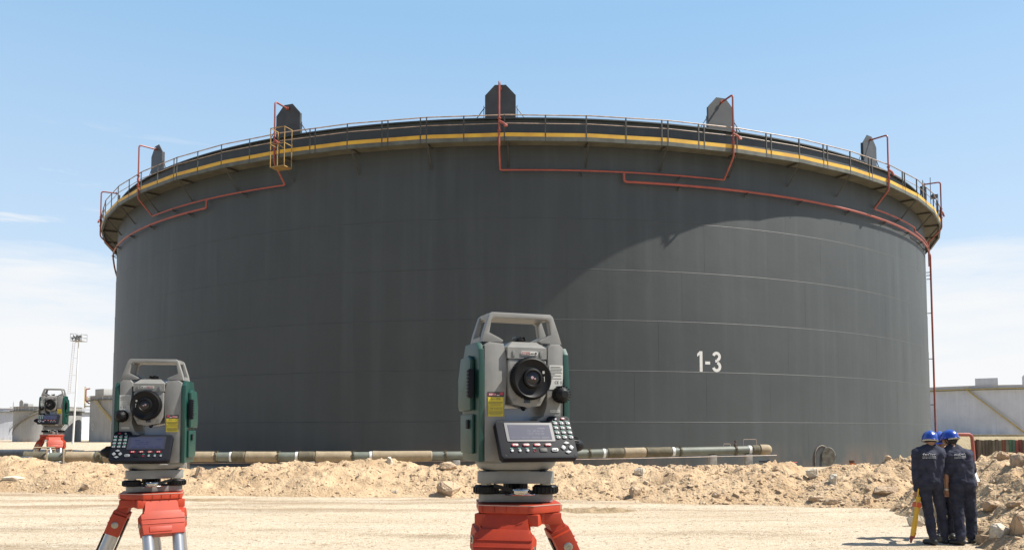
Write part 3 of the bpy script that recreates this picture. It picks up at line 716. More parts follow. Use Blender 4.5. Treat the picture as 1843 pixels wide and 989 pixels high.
# ================================================================== RUBBLE
CREST = [(-260,826,28.5,2.6,7),(-60,826,27,2.5,7),(0,825,26.6,2.5,7),(35,825,26.4,2.5,7),(65,834,26.3,2.3,7),(160,833,26,2.3,7),(220,838,26,2.4,7),(320,840,25.8,2.5,7),(350,842,25.8,2.4,7),(395,850,25.8,2.2,7),(430,842,25.6,2.5,7),
  (500,835,25.5,2.7,7),(560,831,25.4,2.8,7),(690,829,25.2,2.9,7),(740,834,25.2,2.7,7),(800,838,25,2.7,7),(860,833,25,2.9,7),(950,828,24.8,3,7),(1040,831,24.5,3,7),(1110,833,24.2,3.1,7),(1160,840,24,3.1,7),(1210,841,23.6,3.1,7),(1260,834,23.4,3.2,7),
  (1380,832,23,3.2,7),(1415,842,22.7,2.9,7),(1440,852,22.6,2.7,7),(1468,850,22.4,2.7,7),(1498,841,22.2,2.9,7),(1528,851,22,2.7,7),(1565,839,21.8,2.9,7),(1610,832,21.6,2.6,7),(1650,829,21.3,2.3,7),(1700,836,20.9,2.0,7),(1745,843,19.9,1.9,7),(1775,834,18.8,1.8,7),(1800,825,17.6,2.0,7),(1850,823,16.1,2.3,7),(1950,817,14.6,2.7,7),(2150,812,12.8,3.2,7)]
cr_ = []
for x, y, Y, w, _ in CREST:
    p = P(x, y, Y); cr_.append((p.x, Y, p.z, w))
cr_ = np.array(cr_)
def mound_h(X, Y):
    best = np.zeros_like(X)
    wob = fbm(X, Y, .55, 3, 40)*1.1
    for a, b in zip(cr_[:-1], cr_[1:]):
        d = b[:2]-a[:2]; L2 = (d**2).sum()
        t = np.clip(((X-a[0])*d[0]+(Y-a[1])*d[1])/L2, 0, 1)
        dx = X-(a[0]+t*d[0]); dy = Y-(a[1]+t*d[1]); dist = np.hypot(dx, dy)
        w = a[3]+t*(b[3]-a[3])+wob; h = a[2]+t*(b[2]-a[2])
        q = np.clip(dist/np.maximum(w, .5), 0, 1.0)
        best = np.maximum(best, h*(1-q)**1.0*(1+.55*q)-.0)
    return best
def rubble_surface(X, Y):
    h = mound_h(X, Y); k = np.clip(h/.35, 0, 1)
    lump = fbm(X, Y, .9, 3, 60)*.34+np.abs(fbm(X, Y, 2.6, 4, 70))*.30+fbm(X, Y, 7, 3, 80)*.15*np.clip(fbm(X, Y, .6, 2, 91)*4+.8, .25, 1.5)
    r = np.where(X > 6.8, 1.35, 1.0)
    return h+k*(lump*r*np.clip(h/.5+.3, 0, 1)-.045)-.06*(1-k)
def rubble_material():
    m = mat('rubble_limestone', (.62,.455,.285), .95, spec=.1, col2=(.49,.345,.21), vscale=1.3, bump=.9, bscale=16, lo=.38, hi=.62)
    return m
M['rubble'] = rubble_material()
def rubble_grid(x0, x1, y0, y1, st, name, label, keep):
    xs = np.arange(x0, x1, st); ys = np.arange(y0, y1, st); X, Y = np.meshgrid(xs, ys); Z = rubble_surface(X, Y)+ground_z(X, Y)
    nx, ny = len(xs), len(ys); i = np.arange(ny-1)[:,None]*nx+np.arange(nx-1)[None,:]
    Fc = np.stack([i, i+1, i+1+nx, i+nx], -1).reshape(-1, 4)
    z = Z.ravel(); ok = (z[Fc].max(1) > -.05) & keep(X.ravel()[Fc].mean(1), Y.ravel()[Fc].mean(1))
    Fc = Fc[ok]; used = np.unique(Fc); mp_ = np.zeros(nx*ny, int); mp_[used] = np.arange(len(used))
    V = np.stack([X.ravel(), Y.ravel(), z], -1)[used]
    o = mesh_np(name, V, mp_[Fc], M['rubble'], smooth=True); tag(o, label, 'rubble', kind='stuff'); return o
split = lambda x, y: x < 6.9+(22-y)*.0
ra = rubble_grid(-27, 7.0, 15.5, 31, .065, 'rubble_mound', 'long low bank of crumbled sandy limestone in front of the tank', lambda x, y: x < 7.10)
rb = rubble_grid(6.9, 18, 8.5, 24, .055, 'rubble_mound', 'taller heap of coarse broken rock to the right of the workers', lambda x, y: x >= 6.95)
# loose stones: convex chunks in a dozen shapes
def chunk(seed):
    r = np.random.default_rng(seed); bm = bmesh.new()
    pts = r.normal(size=(13, 3)); pts /= np.linalg.norm(pts, axis=1)[:,None]; pts *= (.75+.35*r.random((13,1)))
    for p in pts: bm.verts.new(p)
    res = bmesh.ops.convex_hull(bm, input=list(bm.verts)); 
    bmesh.ops.delete(bm, geom=[v for v in bm.verts if not v.link_faces], context='VERTS')
    bmesh.ops.triangulate(bm, faces=list(bm.faces)); bm.verts.index_update()
    V = np.array([v.co[:] for v in bm.verts]); Fa = np.array([[v.index for v in f.verts] for f in bm.faces]); bm.free(); return V, Fa
CH = [chunk(100+i) for i in range(14)]
def rotm(r):
    q = r.normal(size=4); q /= np.linalg.norm(q); w, x, y, z = q
    return np.array([[1-2*(y*y+z*z),2*(x*y-z*w),2*(x*z+y*w)],[2*(x*y+z*w),1-2*(x*x+z*z),2*(y*z-x*w)],[2*(x*z-y*w),2*(y*z+x*w),1-2*(x*x+y*y)]])
def scatter(pos, size, name, m, parent=None, flat=.75, **props):
    Vs = []; Fs = []; o = 0
    for p, s in zip(pos, size):
        V, Fa = CH[rng.integers(len(CH))]; sc = s*np.array([1, .6+.5*rng.random(), .55+.4*rng.random()])
        W = (V*sc) @ rotm(rng).T; W[:,2] *= flat; W = W+p-np.array([0,0,.30*s]); Vs.append(W); Fs.append(Fa+o); o += len(V)
    ob = mesh_np(name, np.concatenate(Vs), np.concatenate(Fs), m, parent); 
    for k, v in props.items(): ob[k] = v
    return ob
M['stone'] = mat('loose_stone', (.66,.51,.35), .9, spec=.15, col2=(.44,.31,.19), vscale=.9, bump=.5, bscale=30, lo=.3, hi=.7)
M['stone2'] = mat('pale_stone', (.56,.49,.37), .9, spec=.15, col2=(.42,.32,.21), vscale=2.5, bump=.6, bscale=22, lo=.3, hi=.7)
def pts_on(n, x0, x1, y0, y1, keep, hmin=.06):
    out_ = []
    while len(out_) < n:
        x = rng.uniform(x0, x1, 4000); y = rng.uniform(y0, y1, 4000); h = mound_h(x, y)
        ok = (h > hmin) & keep(x, y) & (rng.random(4000) < .35+.65*np.clip(fbm(x, y, .8, 2, 5)*3+.5, 0, 1)); z = rubble_surface(x, y)
        out_ += [np.array([a, b, c]) for a, b, c in zip(x[ok], y[ok], z[ok])]
    return out_[:n]
pa = pts_on(17000, -20, 6.95, 15.5, 29, lambda x, y: (x < 6.95))
sa = (.014+.10*rng.random(len(pa))**4.2)*np.array([1.0+.35*np.clip((p[0]-1)/5, 0, 1) for p in pa])
scatter(pa, sa, 'loose_stones', M['stone'], ra, kind='stuff')
pb = pts_on(9500, 6.95, 16, 9.5, 22, lambda x, y: (x >= 6.95))
sb = .014+.10*rng.random(len(pb))**4.2
scatter(pb, sb, 'loose_stones', M['stone'], rb, kind='stuff')
# gravel on the flat ground
n = 12000; gy = 4.5+19*rng.random(n)**.8; gx = (rng.random(n)-.5)*2*gy*.66
gz = fbm(gx*.5, gy*1.5, .5, 5, 3)*.10+fbm(gx, gy, 3.5, 3, 9)*.030
g = scatter(list(np.stack([gx, gy, gz*.97], -1)), .005+.032*rng.random(n)**5, 'gravel', M['stone2'])
tag(g, 'fine gravel scattered over the pale sandy ground', 'gravel', kind='stuff')
# low ridges of dirt on the track
def clod(x, y, label, w, h):
    c = P(x, y, CAM_H*F/(y-776)); nx, ny = 60, 20
    xs = np.linspace(-w, w, nx); ys = np.linspace(-.4, .4, ny); X, Y = np.meshgrid(xs, ys)
    e = np.clip(1-(X/w)**2-(Y/.4)**2, 0, 1)**.6; Z = e*h*(1+fbm(X, Y, 6, 4, 12)*2.2)-.03
    i = np.arange(ny-1)[:,None]*nx+np.arange(nx-1)[None,:]; Fc = np.stack([i, i+1, i+1+nx, i+nx], -1).reshape(-1, 4)
    o = mesh_np('dirt_ridge', np.stack([X, Y, Z], -1).reshape(-1, 3), Fc, M['wetdirt'], smooth=True); o.location = (c.x, c.y, 0); tag(o, label, 'dirt', kind='stuff')
M['wetdirt'] = mat('damp_dirt', (.44,.33,.21), .95, spec=.1, col2=(.30,.22,.13), vscale=4, bump=.8, bscale=20)
clod(1070, 916, 'small ridge of brown dirt on the track right of the near instrument', 1.0, .07)
clod(330, 897, 'thin streak of brown dirt on the track behind the left instrument', 1.7, .035)
# boulders one can point to: px, py(base), Y, size, label
M['boulder'] = mat('boulder', (.60,.45,.31), .9, spec=.12, col2=(.50,.37,.25), vscale=5, bump=.8, bscale=14, lo=.3, hi=.7)
M['boulderp'] = mat('pale_boulder', (.80,.73,.60), .9, spec=.12, col2=(.60,.50,.37), vscale=6, bump=.6, bscale=14, lo=.3, hi=.7)
def boulder(px, py, s, label, pale=False, sx=1.0, sz=.8, Y=None, seed=None):
    # walk along the pixel ray to the rubble surface
    d = ray(px, py); hit = None
    for Yq in np.arange(8 if px > 1740 else 17, 32, .03):
        p = Vector((d.x*Yq/d.y, Yq, CAM_H+d.z*Yq/d.y)); a = np.array([p.x]); b = np.array([p.y])
        if p.z <= max(float(rubble_surface(a, b)[0]), 0): hit = p; break
    if Y: hit = P(px, py, Y)
    if hit is None: return
    bm = bmesh.new(); r = np.random.default_rng(seed or int(px*7+py))
    pts = r.normal(size=(20,3)); pts /= np.linalg.norm(pts, axis=1)[:,None]; pts = np.sign(pts)*np.abs(pts)**.8
    for p in pts: bm.verts.new(Vector((p[0]*s*sx, p[1]*s*.8, p[2]*s*sz)))
    bmesh.ops.convex_hull(bm, input=list(bm.verts)); bmesh.ops.delete(bm, geom=[v for v in bm.verts if not v.link_faces], context='VERTS')
    bmesh.ops.bevel(bm, geom=list(bm.edges), offset=s*.05, segments=1, affect='EDGES', clamp_overlap=True)
    for v in bm.verts:
        q = Vector((v.co.x/(s*sx), v.co.y/(s*.8), v.co.z/(s*sz)))
        if q.length > 1.08: v.co *= 1.08/q.length
    bmesh.ops.triangulate(bm, faces=list(bm.faces)); bmesh.ops.subdivide_edges(bm, edges=list(bm.edges), cuts=1, use_grid_fill=True)
    for v in bm.verts: v.co += Vector(r.normal(size=3))*s*.022
    mb = MB(); mb.addbm(bm); o = mb.build('boulder', M['boulderp' if pale else 'boulder'], None, auto=False)
    for p in o.data.polygons: p.use_smooth = False
    o.location = (hit.x, hit.y, hit.z+s*sz*.25); tag(o, label, 'boulder')
boulder(358, 856, .22, 'reddish upright boulder on the bank just right of the left instrument', sx=.8, sz=1.1)
boulder(376, 842, .10, 'small brown rock on the crest above the reddish boulder', sz=.7)
boulder(701, 834, .14, 'pale pointed rock standing on the crest left of the near instrument', True, .7, 1.3)
boulder(806, 842, .27, 'wide boulder on the crest touching the near instrument\'s green side', sx=1.1, sz=.6)
boulder(808, 884, .30, 'large brown boulder low on the bank left of the near tripod head', sx=1.1, sz=.9)
boulder(712, 886, .09, 'small pale stone at the foot of the bank left of the large brown boulder', True)
boulder(156, 877, .15, 'squarish stone at the foot of the bank left of the left tripod', sx=1.1, sz=.7)
boulder(120, 869, .10, 'brown stone half way down the bank under the small far instrument')
boulder(24, 862, .22, 'broad pale slab lying on the bank near the left edge', True, 1.5, .4)
boulder(1152, 852, .17, 'pale rock near the crest right of the near instrument', True)
boulder(1143, 892, .20, 'slanting tan rock at the foot of the bank right of the near instrument', sx=.8, sz=1.1)
boulder(1290, 893, .12, 'round tan rock low on the bank below the pipe end')
boulder(1462, 853, .17, 'pale rounded rock on the crest below the manway', True)
boulder(1500, 868, .17, 'upright flat faced pale slab on the bank right of the manway', True, .6, 1.3)
boulder(1469, 898, .16, 'flat tan rock at the foot of the bank below the manway', sx=1.3, sz=.5)
boulder(1497, 903, .15, 'dark undersided flat rock at the foot of the bank beside the flat tan rock', sx=1.2, sz=.45)
boulder(1595, 885, .22, 'wide brown rock on the bank left of the workers', sx=1.4, sz=.6)
boulder(1560, 905, .13, 'leaning brown rock at the foot of the bank left of the workers', sx=.7, sz=1.)
boulder(1804, 826, .15, 'tan rock on the very top of the right heap', sx=.8, sz=.9)
boulder(1836, 838, .20, 'tan boulder near the top of the right heap at the photo edge', sx=.8, sz=1.1)
boulder(1786, 913, .15, 'broad brown boulder half way up the right heap', sx=1.1, sz=.8)
boulder(1829, 908, .12, 'slanting slab of rock at the right edge half way up the heap', sx=1.5, sz=.5)
boulder(1800, 962, .16, 'white topped square block at the foot of the right heap', True, 1.1, .9)
boulder(1842, 956, .22, 'large smooth brown boulder at the lower right corner', sx=1.0, sz=1.2)
boulder(1726, 958, .10, 'small stone on the ground between the boots and the right heap')
boulder(1648, 940, .15, 'pale block on the ground behind the yellow staff', True, 1.1, .8, Y=15.8)
boulder(1770, 972, .12, 'small tan rock on the ground left of the white topped block')

# ================================================================== WALL, RUSTY PANEL AND RED PIPES ON THE RIGHT
M['wall'] = mat('sand_render', (.52,.44,.29), .9, spec=.1, col2=(.45,.37,.24), vscale=.8, bump=.3, bscale=6)
w0 = P(1640, 783, 52); zt = w0.z
mb = MB(); mb.prism([(50.6,-.1),(52.0,zt),(53.4,zt),(55.2,-.1)], w0.x, w0.x+44, 'x'); wall = mb.build('wall', M['wall']); tag(wall, 'long low sand coloured wall with a sloping face at the right', 'wall')
mb = MB(); mb.box((w0.x+22, 52.7, zt+.03), (44.05, 1.5, .06)); mb.build('coping', M['wall'], wall)
a = P(1760, 790, 50); b = P(1845, 790, 50); zb = P(1760, 828, 50).z; zt2 = a.z
pan = thing('rusty_container', 'rusty skip of upright boards with green and red patches before the wall', 'container', ((a.x+b.x)/2, 50, 0))
wd = b.x-a.x; cols = [(.16,.14,.10),(.13,.10,.075),(.15,.13,.10),(.12,.10,.07),(.17,.15,.11),(.14,.12,.09),(.18,.16,.12),(.22,.09,.05),(.20,.18,.14),(.07,.15,.09),(.09,.16,.11),(.24,.07,.06),(.20,.06,.05),(.16,.13,.10)]
n = len(cols)
for i, c in enumerate(cols):
    x = -wd/2+wd*(i+.5)/n; h = zt2-.05*random.random(); mb = MB(); mb.box((x, 0, h/2+.02), (wd/n*.985, .05, h-.04)); mb.box((x-wd/n*.3, -.04, h/2), (.03,.03,h-.06))
    mb.build('board', mat('board_paint', c, .85, var=.35, vscale=3, vstretch=(1,1,.3)), pan)
mb = MB()
for x in (-wd/2-.04, wd/2+.04): mb.box((x,-.02,zt2/2), (.1,.16,zt2))
mb.box((0,.10,zt2*.45), (wd,.03,zt2*.85)); mb.box((0,-.03,.07), (wd,.12,.12)); mb.box((0,.06,zt2-.12), (wd,.06,.08))
for x in (-wd/2, wd/2): mb.box((x,.35,zt2/2), (.06,.6,zt2-.1))
mb.build('frame', M['rust'], pan)
c = P(1749, 828, 50.3); mb = MB(); h = P(1749,808,50.3).z; mb.box((0,0,h/2), (.55,.5,h), bev=.03); o = mb.build('steel_drum_box', M['rust']); o.location = (c.x, c.y, 0); tag(o, 'small rusty steel box standing left of the rusty skip', 'box')
# cap sheet leftover along the container foot
a = P(1712, 781, 30.5); b = P(1749, 781, 30.5); zb = 0
fr = thing('pipe_hoop', 'red painted pipe bent over like a goal post behind the workers', 'pipe', (b.x, 30.5, 0))
mb = MB(); mb.pipe([(a.x-b.x,0,0), (a.x-b.x,0,a.z), (0,0,a.z), (.09,0,0)], .062, 10, .16); mb.build('pipe', M['red_pipe'], fr)
a = P(1752, 838, 27); b = P(1795, 838, 27)
fr = thing('ground_pipe', 'thin red pipe lying low between the workers and the right heap', 'pipe', (a.x, 27, 0))
mb = MB(); mb.pipe([(0,0,0), (0,0,a.z), (b.x-a.x+1.5,0,a.z), (b.x-a.x+1.5,0,0)], .045, 8, .1); mb.build('pipe', M['red_pipe'], fr)
# ================================================================== PEOPLE
def sdf_mesh(prims, res, k=.035, disp=None, pad=.06):
    """round cones (a, b, ra, rb) blended smoothly and meshed with surface nets"""
    A = np.array([[*p[0], *p[1]] for p in prims]); rr_ = np.array([[p[2], p[3]] for p in prims])
    lo = np.minimum(A[:,:3], A[:,3:]).min(0)-rr_.max()-pad; hi = np.maximum(A[:,:3], A[:,3:]).max(0)+rr_.max()+pad
    ax = [np.arange(lo[i], hi[i], res) for i in range(3)]; n = [len(a) for a in ax]
    D = np.full(n, 1.0)
    for p in prims:
        a = np.array(p[0], float); b = np.array(p[1], float); ra, rb = p[2], p[3]; mg = max(ra, rb)+k+.03
        l = np.minimum(a, b)-mg; h = np.maximum(a, b)+mg
        sl = tuple(slice(max(0, int((l[i]-lo[i])/res)), min(n[i], int((h[i]-lo[i])/res)+2)) for i in range(3))
        X, Y, Z = np.meshgrid(*[ax[i][sl[i]] for i in range(3)], indexing='ij')
        d = b-a; L2 = (d**2).sum()+1e-12
        t = np.clip(((X-a[0])*d[0]+(Y-a[1])*d[1]+(Z-a[2])*d[2])/L2, 0, 1)
        dist = np.sqrt((X-a[0]-t*d[0])**2+(Y-a[1]-t*d[1])**2+(Z-a[2]-t*d[2])**2)-(ra+(rb-ra)*t)
        o = D[sl]; hh = np.maximum(k-np.abs(o-dist), 0)/k; D[sl] = np.minimum(o, dist)-hh*hh*k*.25
    if disp is not None:
        X, Y, Z = np.meshgrid(*ax, indexing='ij'); D = D+disp(X, Y, Z)
    s = D < 0
    # surface nets
    c = np.zeros([m-1 for m in n], int); acc = np.zeros([m-1 for m in n]+[3]); cnt = np.zeros([m-1 for m in n])
    E = [((0,0,0),(1,0,0)),((0,1,0),(1,1,0)),((0,0,1),(1,0,1)),((0,1,1),(1,1,1)),((0,0,0),(0,1,0)),((1,0,0),(1,1,0)),((0,0,1),(0,1,1)),((1,0,1),(1,1,1)),((0,0,0),(0,0,1)),((1,0,0),(1,0,1)),((0,1,0),(0,1,1)),((1,1,0),(1,1,1))]
    g = lambda arr, o: arr[o[0]:n[0]-1+o[0], o[1]:n[1]-1+o[1], o[2]:n[2]-1+o[2]]
    for p, q in E:
        a = g(D, p); b = g(D, q); cr = (a < 0) != (b < 0); t = np.where(cr, a/(a-b+1e-12), 0)
        for i in range(3): acc[..., i] += np.where(cr, p[i]+t*(q[i]-p[i]), 0)
        cnt += cr
    act = cnt > 0; idx = -np.ones(act.shape, int); idx[act] = np.arange(act.sum())
    I = np.argwhere(act); V = lo+(I+acc[act]/cnt[act][:,None])*res
    Fs = []
    for axn in range(3):
        sh = [slice(1, m-1) for m in n]; sh[axn] = slice(0, n[axn]-1)
        o2 = list(sh); a = s[tuple(sh)]; sh2 = list(sh); sh2[axn] = slice(1, n[axn]); b = s[tuple(sh2)]
        for flip in (0, 1):
            w = np.argwhere(a & ~b) if flip == 0 else np.argwhere(~a & b)
            w = w+np.array([0 if i == axn else 1 for i in range(3)])
            u, v = [(1,2),(2,0),(0,1)][axn]; eu = np.eye(3, dtype=int)[u]; ev = np.eye(3, dtype=int)[v]
            ids = [idx[tuple((w-q).T)] for q in (eu+ev, ev, 0*eu, eu)]
            f = np.stack(ids, -1); Fs.append(f if flip == 0 else f[:,::-1])
    Fc = np.concatenate(Fs); Fc = Fc[(Fc >= 0).all(1)]
    return V, Fc
M['mark'] = mat('faded_print', (.42,.43,.46), .8, var=.3, vscale=60)
M['skin'] = mat('skin', (.33,.17,.105), .55, var=.1, vscale=12)
M['hair'] = mat('dark_hair', (.012,.010,.009), .7)
M['navy'] = mat('navy_cloth', (.034,.038,.062), .85, spec=.25, var=.35, vscale=7, bump=.3, bscale=180)
M['helmet'] = mat('blue_helmet', (.012,.055,.36), .28, coat=.5, spec=.5)
M['boot'] = mat('black_boot', (.02,.02,.02), .5, var=.3, vscale=20)
M['strap'] = mat('pale_strap', (.6,.58,.5), .6)
PXM = 115.3
def folds(seed, amp=.015):
    def f(X, Y, Z):
        a = fbm(X*1.2+Y*.9+Z*.55, Z-X*.35, 9, 3, seed); b = fbm(X-Y, Z*1.4, 22, 2, seed+5)
        return a*amp*2.2+b*amp*.7
    return f
def person(name_label, Y0, base_px, joints, cloth, skin, face, helmet, boots, loc_y=978):
    base = P(base_px, loc_y, Y0); root = thing('person', name_label, 'person', (base.x, Y0, 0))
    def J(v): # (px, py, dy)
        p = P(v[0], v[1], Y0+v[2]); return (p.x-base.x, p.y-Y0, p.z)
    body = [(J(a), J(b), ra, rb) for a, b, ra, rb in skin]; cl = [(J(a), J(b), ra, rb) for a, b, ra, rb in cloth]
    inner = [(a, b, max(.02, ra-.022), max(.02, rb-.022)) for a, b, ra, rb in cl]
    V, Fc = sdf_mesh(body+inner, .0085, .02); mesh_np('body', V, Fc, M['skin'], root, True)
    V, Fc = sdf_mesh(cl, .0105, .030, folds(int(base_px))); mesh_np('coverall', V, Fc, M['navy'], root, True)
    return root, J
def helmet(root, c, yaw, tilt, roll=0):
    """hard hat; brim towards local +Y turned by yaw"""
    T = Matrix.Translation(Vector(c)) @ Matrix.Rotation(yaw, 4, 'Z') @ Matrix.Rotation(tilt, 4, 'X') @ Matrix.Rotation(roll, 4, 'Y')
    mb = MB(); n = 28; vs = []; fs = []; prof = []
    for i in range(9):
        a = i/8*math.pi/2; prof.append((math.cos(a), math.sin(a)))
    for r, z in [(1.0,-.16)]+prof:
        for j in range(n):
            an = 2*math.pi*j/n; x = .118*r*math.cos(an); y = .142*r*math.sin(an); zz = .125*z
            rid = .007*max(0, 1-abs(x)/.022)*(z > .1) ; vs.append(Vector((x, y, zz+rid)))
    R0 = len(prof)+1
    for i in range(R0-1):
        for j in range(n): fs.append((i*n+j, i*n+(j+1)%n, (i+1)*n+(j+1)%n, (i+1)*n+j))
    mb.smooth = True; mb.add(vs, fs, T)
    vs = []; fs = []
    for k in range(4):
        for j in range(n):
            an = 2*math.pi*j/n; fr = max(0, math.sin(an))**2
            e = [(0,-.018),(.014+.035*fr,-.026-.012*fr),(.014+.035*fr,-.031-.012*fr),(-.004,-.028)][k]
            vs.append(Vector(((.118+e[0])*math.cos(an), (.142+e[0])*math.sin(an), e[1])))
    for k in range(4):
        for j in range(n): fs.append((k*n+j, k*n+(j+1)%n, ((k+1)%4)*n+(j+1)%n, ((k+1)%4)*n+j))
    mb.add(vs, fs, T); h = mb.build('helmet', M['helmet'], root)
    mb = MB()
    mb.tube([T @ Vector((.112*math.cos(a), .136*math.sin(a), -.040)) for a in np.linspace(math.pi*1.12, math.pi*1.88, 10)], .012, 6)
    mb.build('headband', M['strap'], h)
    return T
def head_prims(c, fx, fy, s=1.0, down=0.0):
    """head seen as skull, jaw, nose, ears; face direction (fx, fy)"""
    l = math.hypot(fx, fy); fx /= l; fy /= l; c = Vector(c); f = Vector((fx, fy, -down)).normalized(); r = Vector((fy, -fx, 0)); u = r.cross(f)
    g = lambda a, b, z: tuple(c+f*a*s+r*b*s+u*z*s)
    return [(g(-.035,0,.03), g(.03,0,.03), .083, .080), (g(.045,0,-.02), g(.055,0,-.085), .055, .036), (g(-.02,0,-.03), g(.02,0,-.05), .068, .055),
            (g(.098,0,.0), g(.112,0,-.03), .011, .015), (g(.085,-.022,-.072), g(.085,.022,-.072), .010, .010), (g(.088,-.03,.022), g(.088,.03,.022), .014, .014),
            (g(-.005,.085,.01), g(-.012,.088,-.03), .014, .010), (g(-.005,-.085,.01), g(-.012,-.088,-.03), .014, .010)], g
def hand_prims(w, d, curl, th):
    """palm + five fingers. w wrist, d pointing direction, curl direction, th thumb side"""
    w = Vector(w); d = Vector(d).normalized(); c = Vector(curl); c = (c-d*c.dot(d)).normalized(); t = Vector(th); t = (t-d*t.dot(d)-c*t.dot(c)).normalized()
    L = []; 
    for i in range(4):
        o = t*(.028-.019*i); k = w+d*.085+o; L.append((tuple(w+d*.02+o*.7), tuple(k), .017, .013))
        ln = (.040,.045,.042,.033)[i]; k2 = k+(d*.75+c*.6).normalized()*ln; k3 = k2+(d*.1+c*1).normalized()*ln*.75; k4 = k3+(-d*.6+c*.6).normalized()*ln*.5
        L += [(tuple(k), tuple(k2), .0098, .009), (tuple(k2), tuple(k3), .009, .0085), (tuple(k3), tuple(k4), .0085, .0075)]
    a = w+d*.03+t*.026; b = a+(d*.6+t*.7+c*.3).normalized()*.035; e = b+(d*.6+c*.8-t*.1).normalized()*.032
    L += [(tuple(a), tuple(b), .014, .012), (tuple(b), tuple(e), .011, .009)]
    return L
def logo(root, pts_J, w, seed):
    """white script mark and small lines of lettering across the back, laid on the cloth"""
    mb = MB(); r = random.Random(seed); c, rx, up, nrm = pts_J; c = Vector(c); rx = Vector(rx).normalized(); up = Vector(up).normalized(); nrm = Vector(nrm).normalized()
    cov = [o for o in bpy.data.objects if o.parent == root and o.name.startswith('coverall')][0]
    from mathutils.bvhtree import BVHTree
    me = cov.data; bv = BVHTree.FromPolygons([v.co for v in me.vertices], [tuple(p.vertices) for p in me.polygons])
    def S(a, b):
        p = c+rx*a+up*b; h = bv.ray_cast(p+nrm*.4, -nrm); return (h[0] if h[0] else p)+nrm*.003
    q = [S(-w/2+w*i/110+.006*math.sin(i*.42), .046+.010*math.cos(i*.42+seed*.3)*(1+.5*math.sin(i*.09+seed))+.012*math.exp(-((i-60)/5)**2)+.010*math.exp(-((i-12)/5)**2)) for i in range(111)]
    mb.tube(q, .0042, 5)
    for j, (z, hh) in enumerate(((.012,.010), (-.008,.010))):
        x = -w/2*(1-.0*j)
        while x < w/2:
            l = r.uniform(.008,.022); a, b, d, e = S(x, z), S(x+l, z), S(x+l, z+hh), S(x, z+hh); mb.add([a, b, d, e], [(0,1,2,3)]); x += l+.006
    mb.build('back_lettering', M['mark'], cov)
def boot(root, J, ankle, toe):
    a = Vector(J(ankle)); t = Vector(J(toe)); a.z = .1; t.z = .04; d = t-a; d.z = 0
    pr = [(tuple(a+Vector((0,0,.05))), tuple(a-Vector((0,0,.04))), .052, .050), (tuple(a-Vector((0,0,.045))), tuple(a+d*.95-Vector((0,0,.055))), .052, .042), (tuple(a-d*.18-Vector((0,0,.05))), tuple(a-Vector((0,0,.05))), .048, .05)]
    V, Fc = sdf_mesh(pr, .009, .02); V[:,2] = np.maximum(V[:,2], .004); mesh_np('boot', V, Fc, M['boot'], root, True)

Y0 = 13.05
# --- left worker, back to us, yellow staff in his left hand
clothA = [((1654,815,0),(1690,815,0),.078,.078),((1671,803,.01),(1655,812,0),.05,.06),((1676,803,.01),(1690,812,0),.05,.06),((1657,818,.0),(1663,860,.0),.115,.105),((1688,818,.0),(1684,860,.0),.115,.105),((1672,822,-.01),(1673,860,0),.13,.11),((1664,868,.0),(1684,868,.0),.115,.115),
  ((1663,872,0),(1671,922,.03),.100,.072),((1671,922,.03),(1679,964,-.02),.072,.066),((1685,872,0),(1694,920,.10),.098,.070),((1694,920,.10),(1700,960,.12),.072,.064),
  ((1648,814,0),(1647,850,-.02),.064,.052),((1647,850,-.02),(1649,880,.05),.054,.046),((1695,815,.02),(1704,846,.12),.064,.052),((1704,846,.12),(1697,852,.36),.05,.042),
  ((1668,806,0),(1680,806,0),.062,.062)]
base = P(1680, 978, Y0)
def mk(J): return J
rootA = None
def buildA():
    Jx = lambda v: (lambda p, b: (p.x-b.x, p.y-Y0, p.z))(P(v[0], v[1], Y0+v[2]), P(1680, 978, Y0))
    hd, g = head_prims(Jx((1674.5,791.5,.03)), .35, 1, 1.0, .35)
    wr = Vector(Jx((1649.5,883,.055)))
    hp = hand_prims(wr, (.02,.03,-1), (.6,.5,-.1), (.1,1,0))
    skin = [((1674,806,0),(1674,797,.02),.058,.055)]
    root, J = person('left worker in navy coverall and blue helmet, one hand on a yellow staff', Y0, 1680, None, clothA, skin, None, None, None)
    bd = [o for o in bpy.data.objects if o.parent == root and o.name.startswith('body')][0]
    # rebuild the body with head and hands so that it is one continuous surface
    inner = [(J(a), J(b), max(.02, ra-.022), max(.02, rb-.022)) for a, b, ra, rb in clothA]
    V, Fc = sdf_mesh([(J(a), J(b), ra, rb) for a, b, ra, rb in skin]+hd+inner+[(J((1648.8,872,.035)), tuple(wr), .034, .026)]+hp, .006, .014)
    me = bd.data; bpy.data.objects.remove(bd); bpy.data.meshes.remove(me); mesh_np('body', V, Fc, M['skin'], root, True)
    T = helmet(root, tuple(Vector(Jx((1674,788.5,.035)))), R_(-22), R_(-10), R_(2))
    mb = MB(); mb.lathe([(0,-.052),(.055,-.048),(.086,-.025),(.09,.02),(.08,.05)], 18, T @ T3((0,-.018,-.03)), sx=1, sy=1.05); mb.build('hair', M['hair'], root)
    logo(root, (J((1671,823,-.1)), (1,.0,.03), (0,0,1), (0,-1,0)), .19, 1)
    boot(root, J, (1679,966,-.02), (1665,972,.10)); boot(root, J, (1700,962,.12), (1690,970,.26))
    return root, J
rootA, JA = buildA()
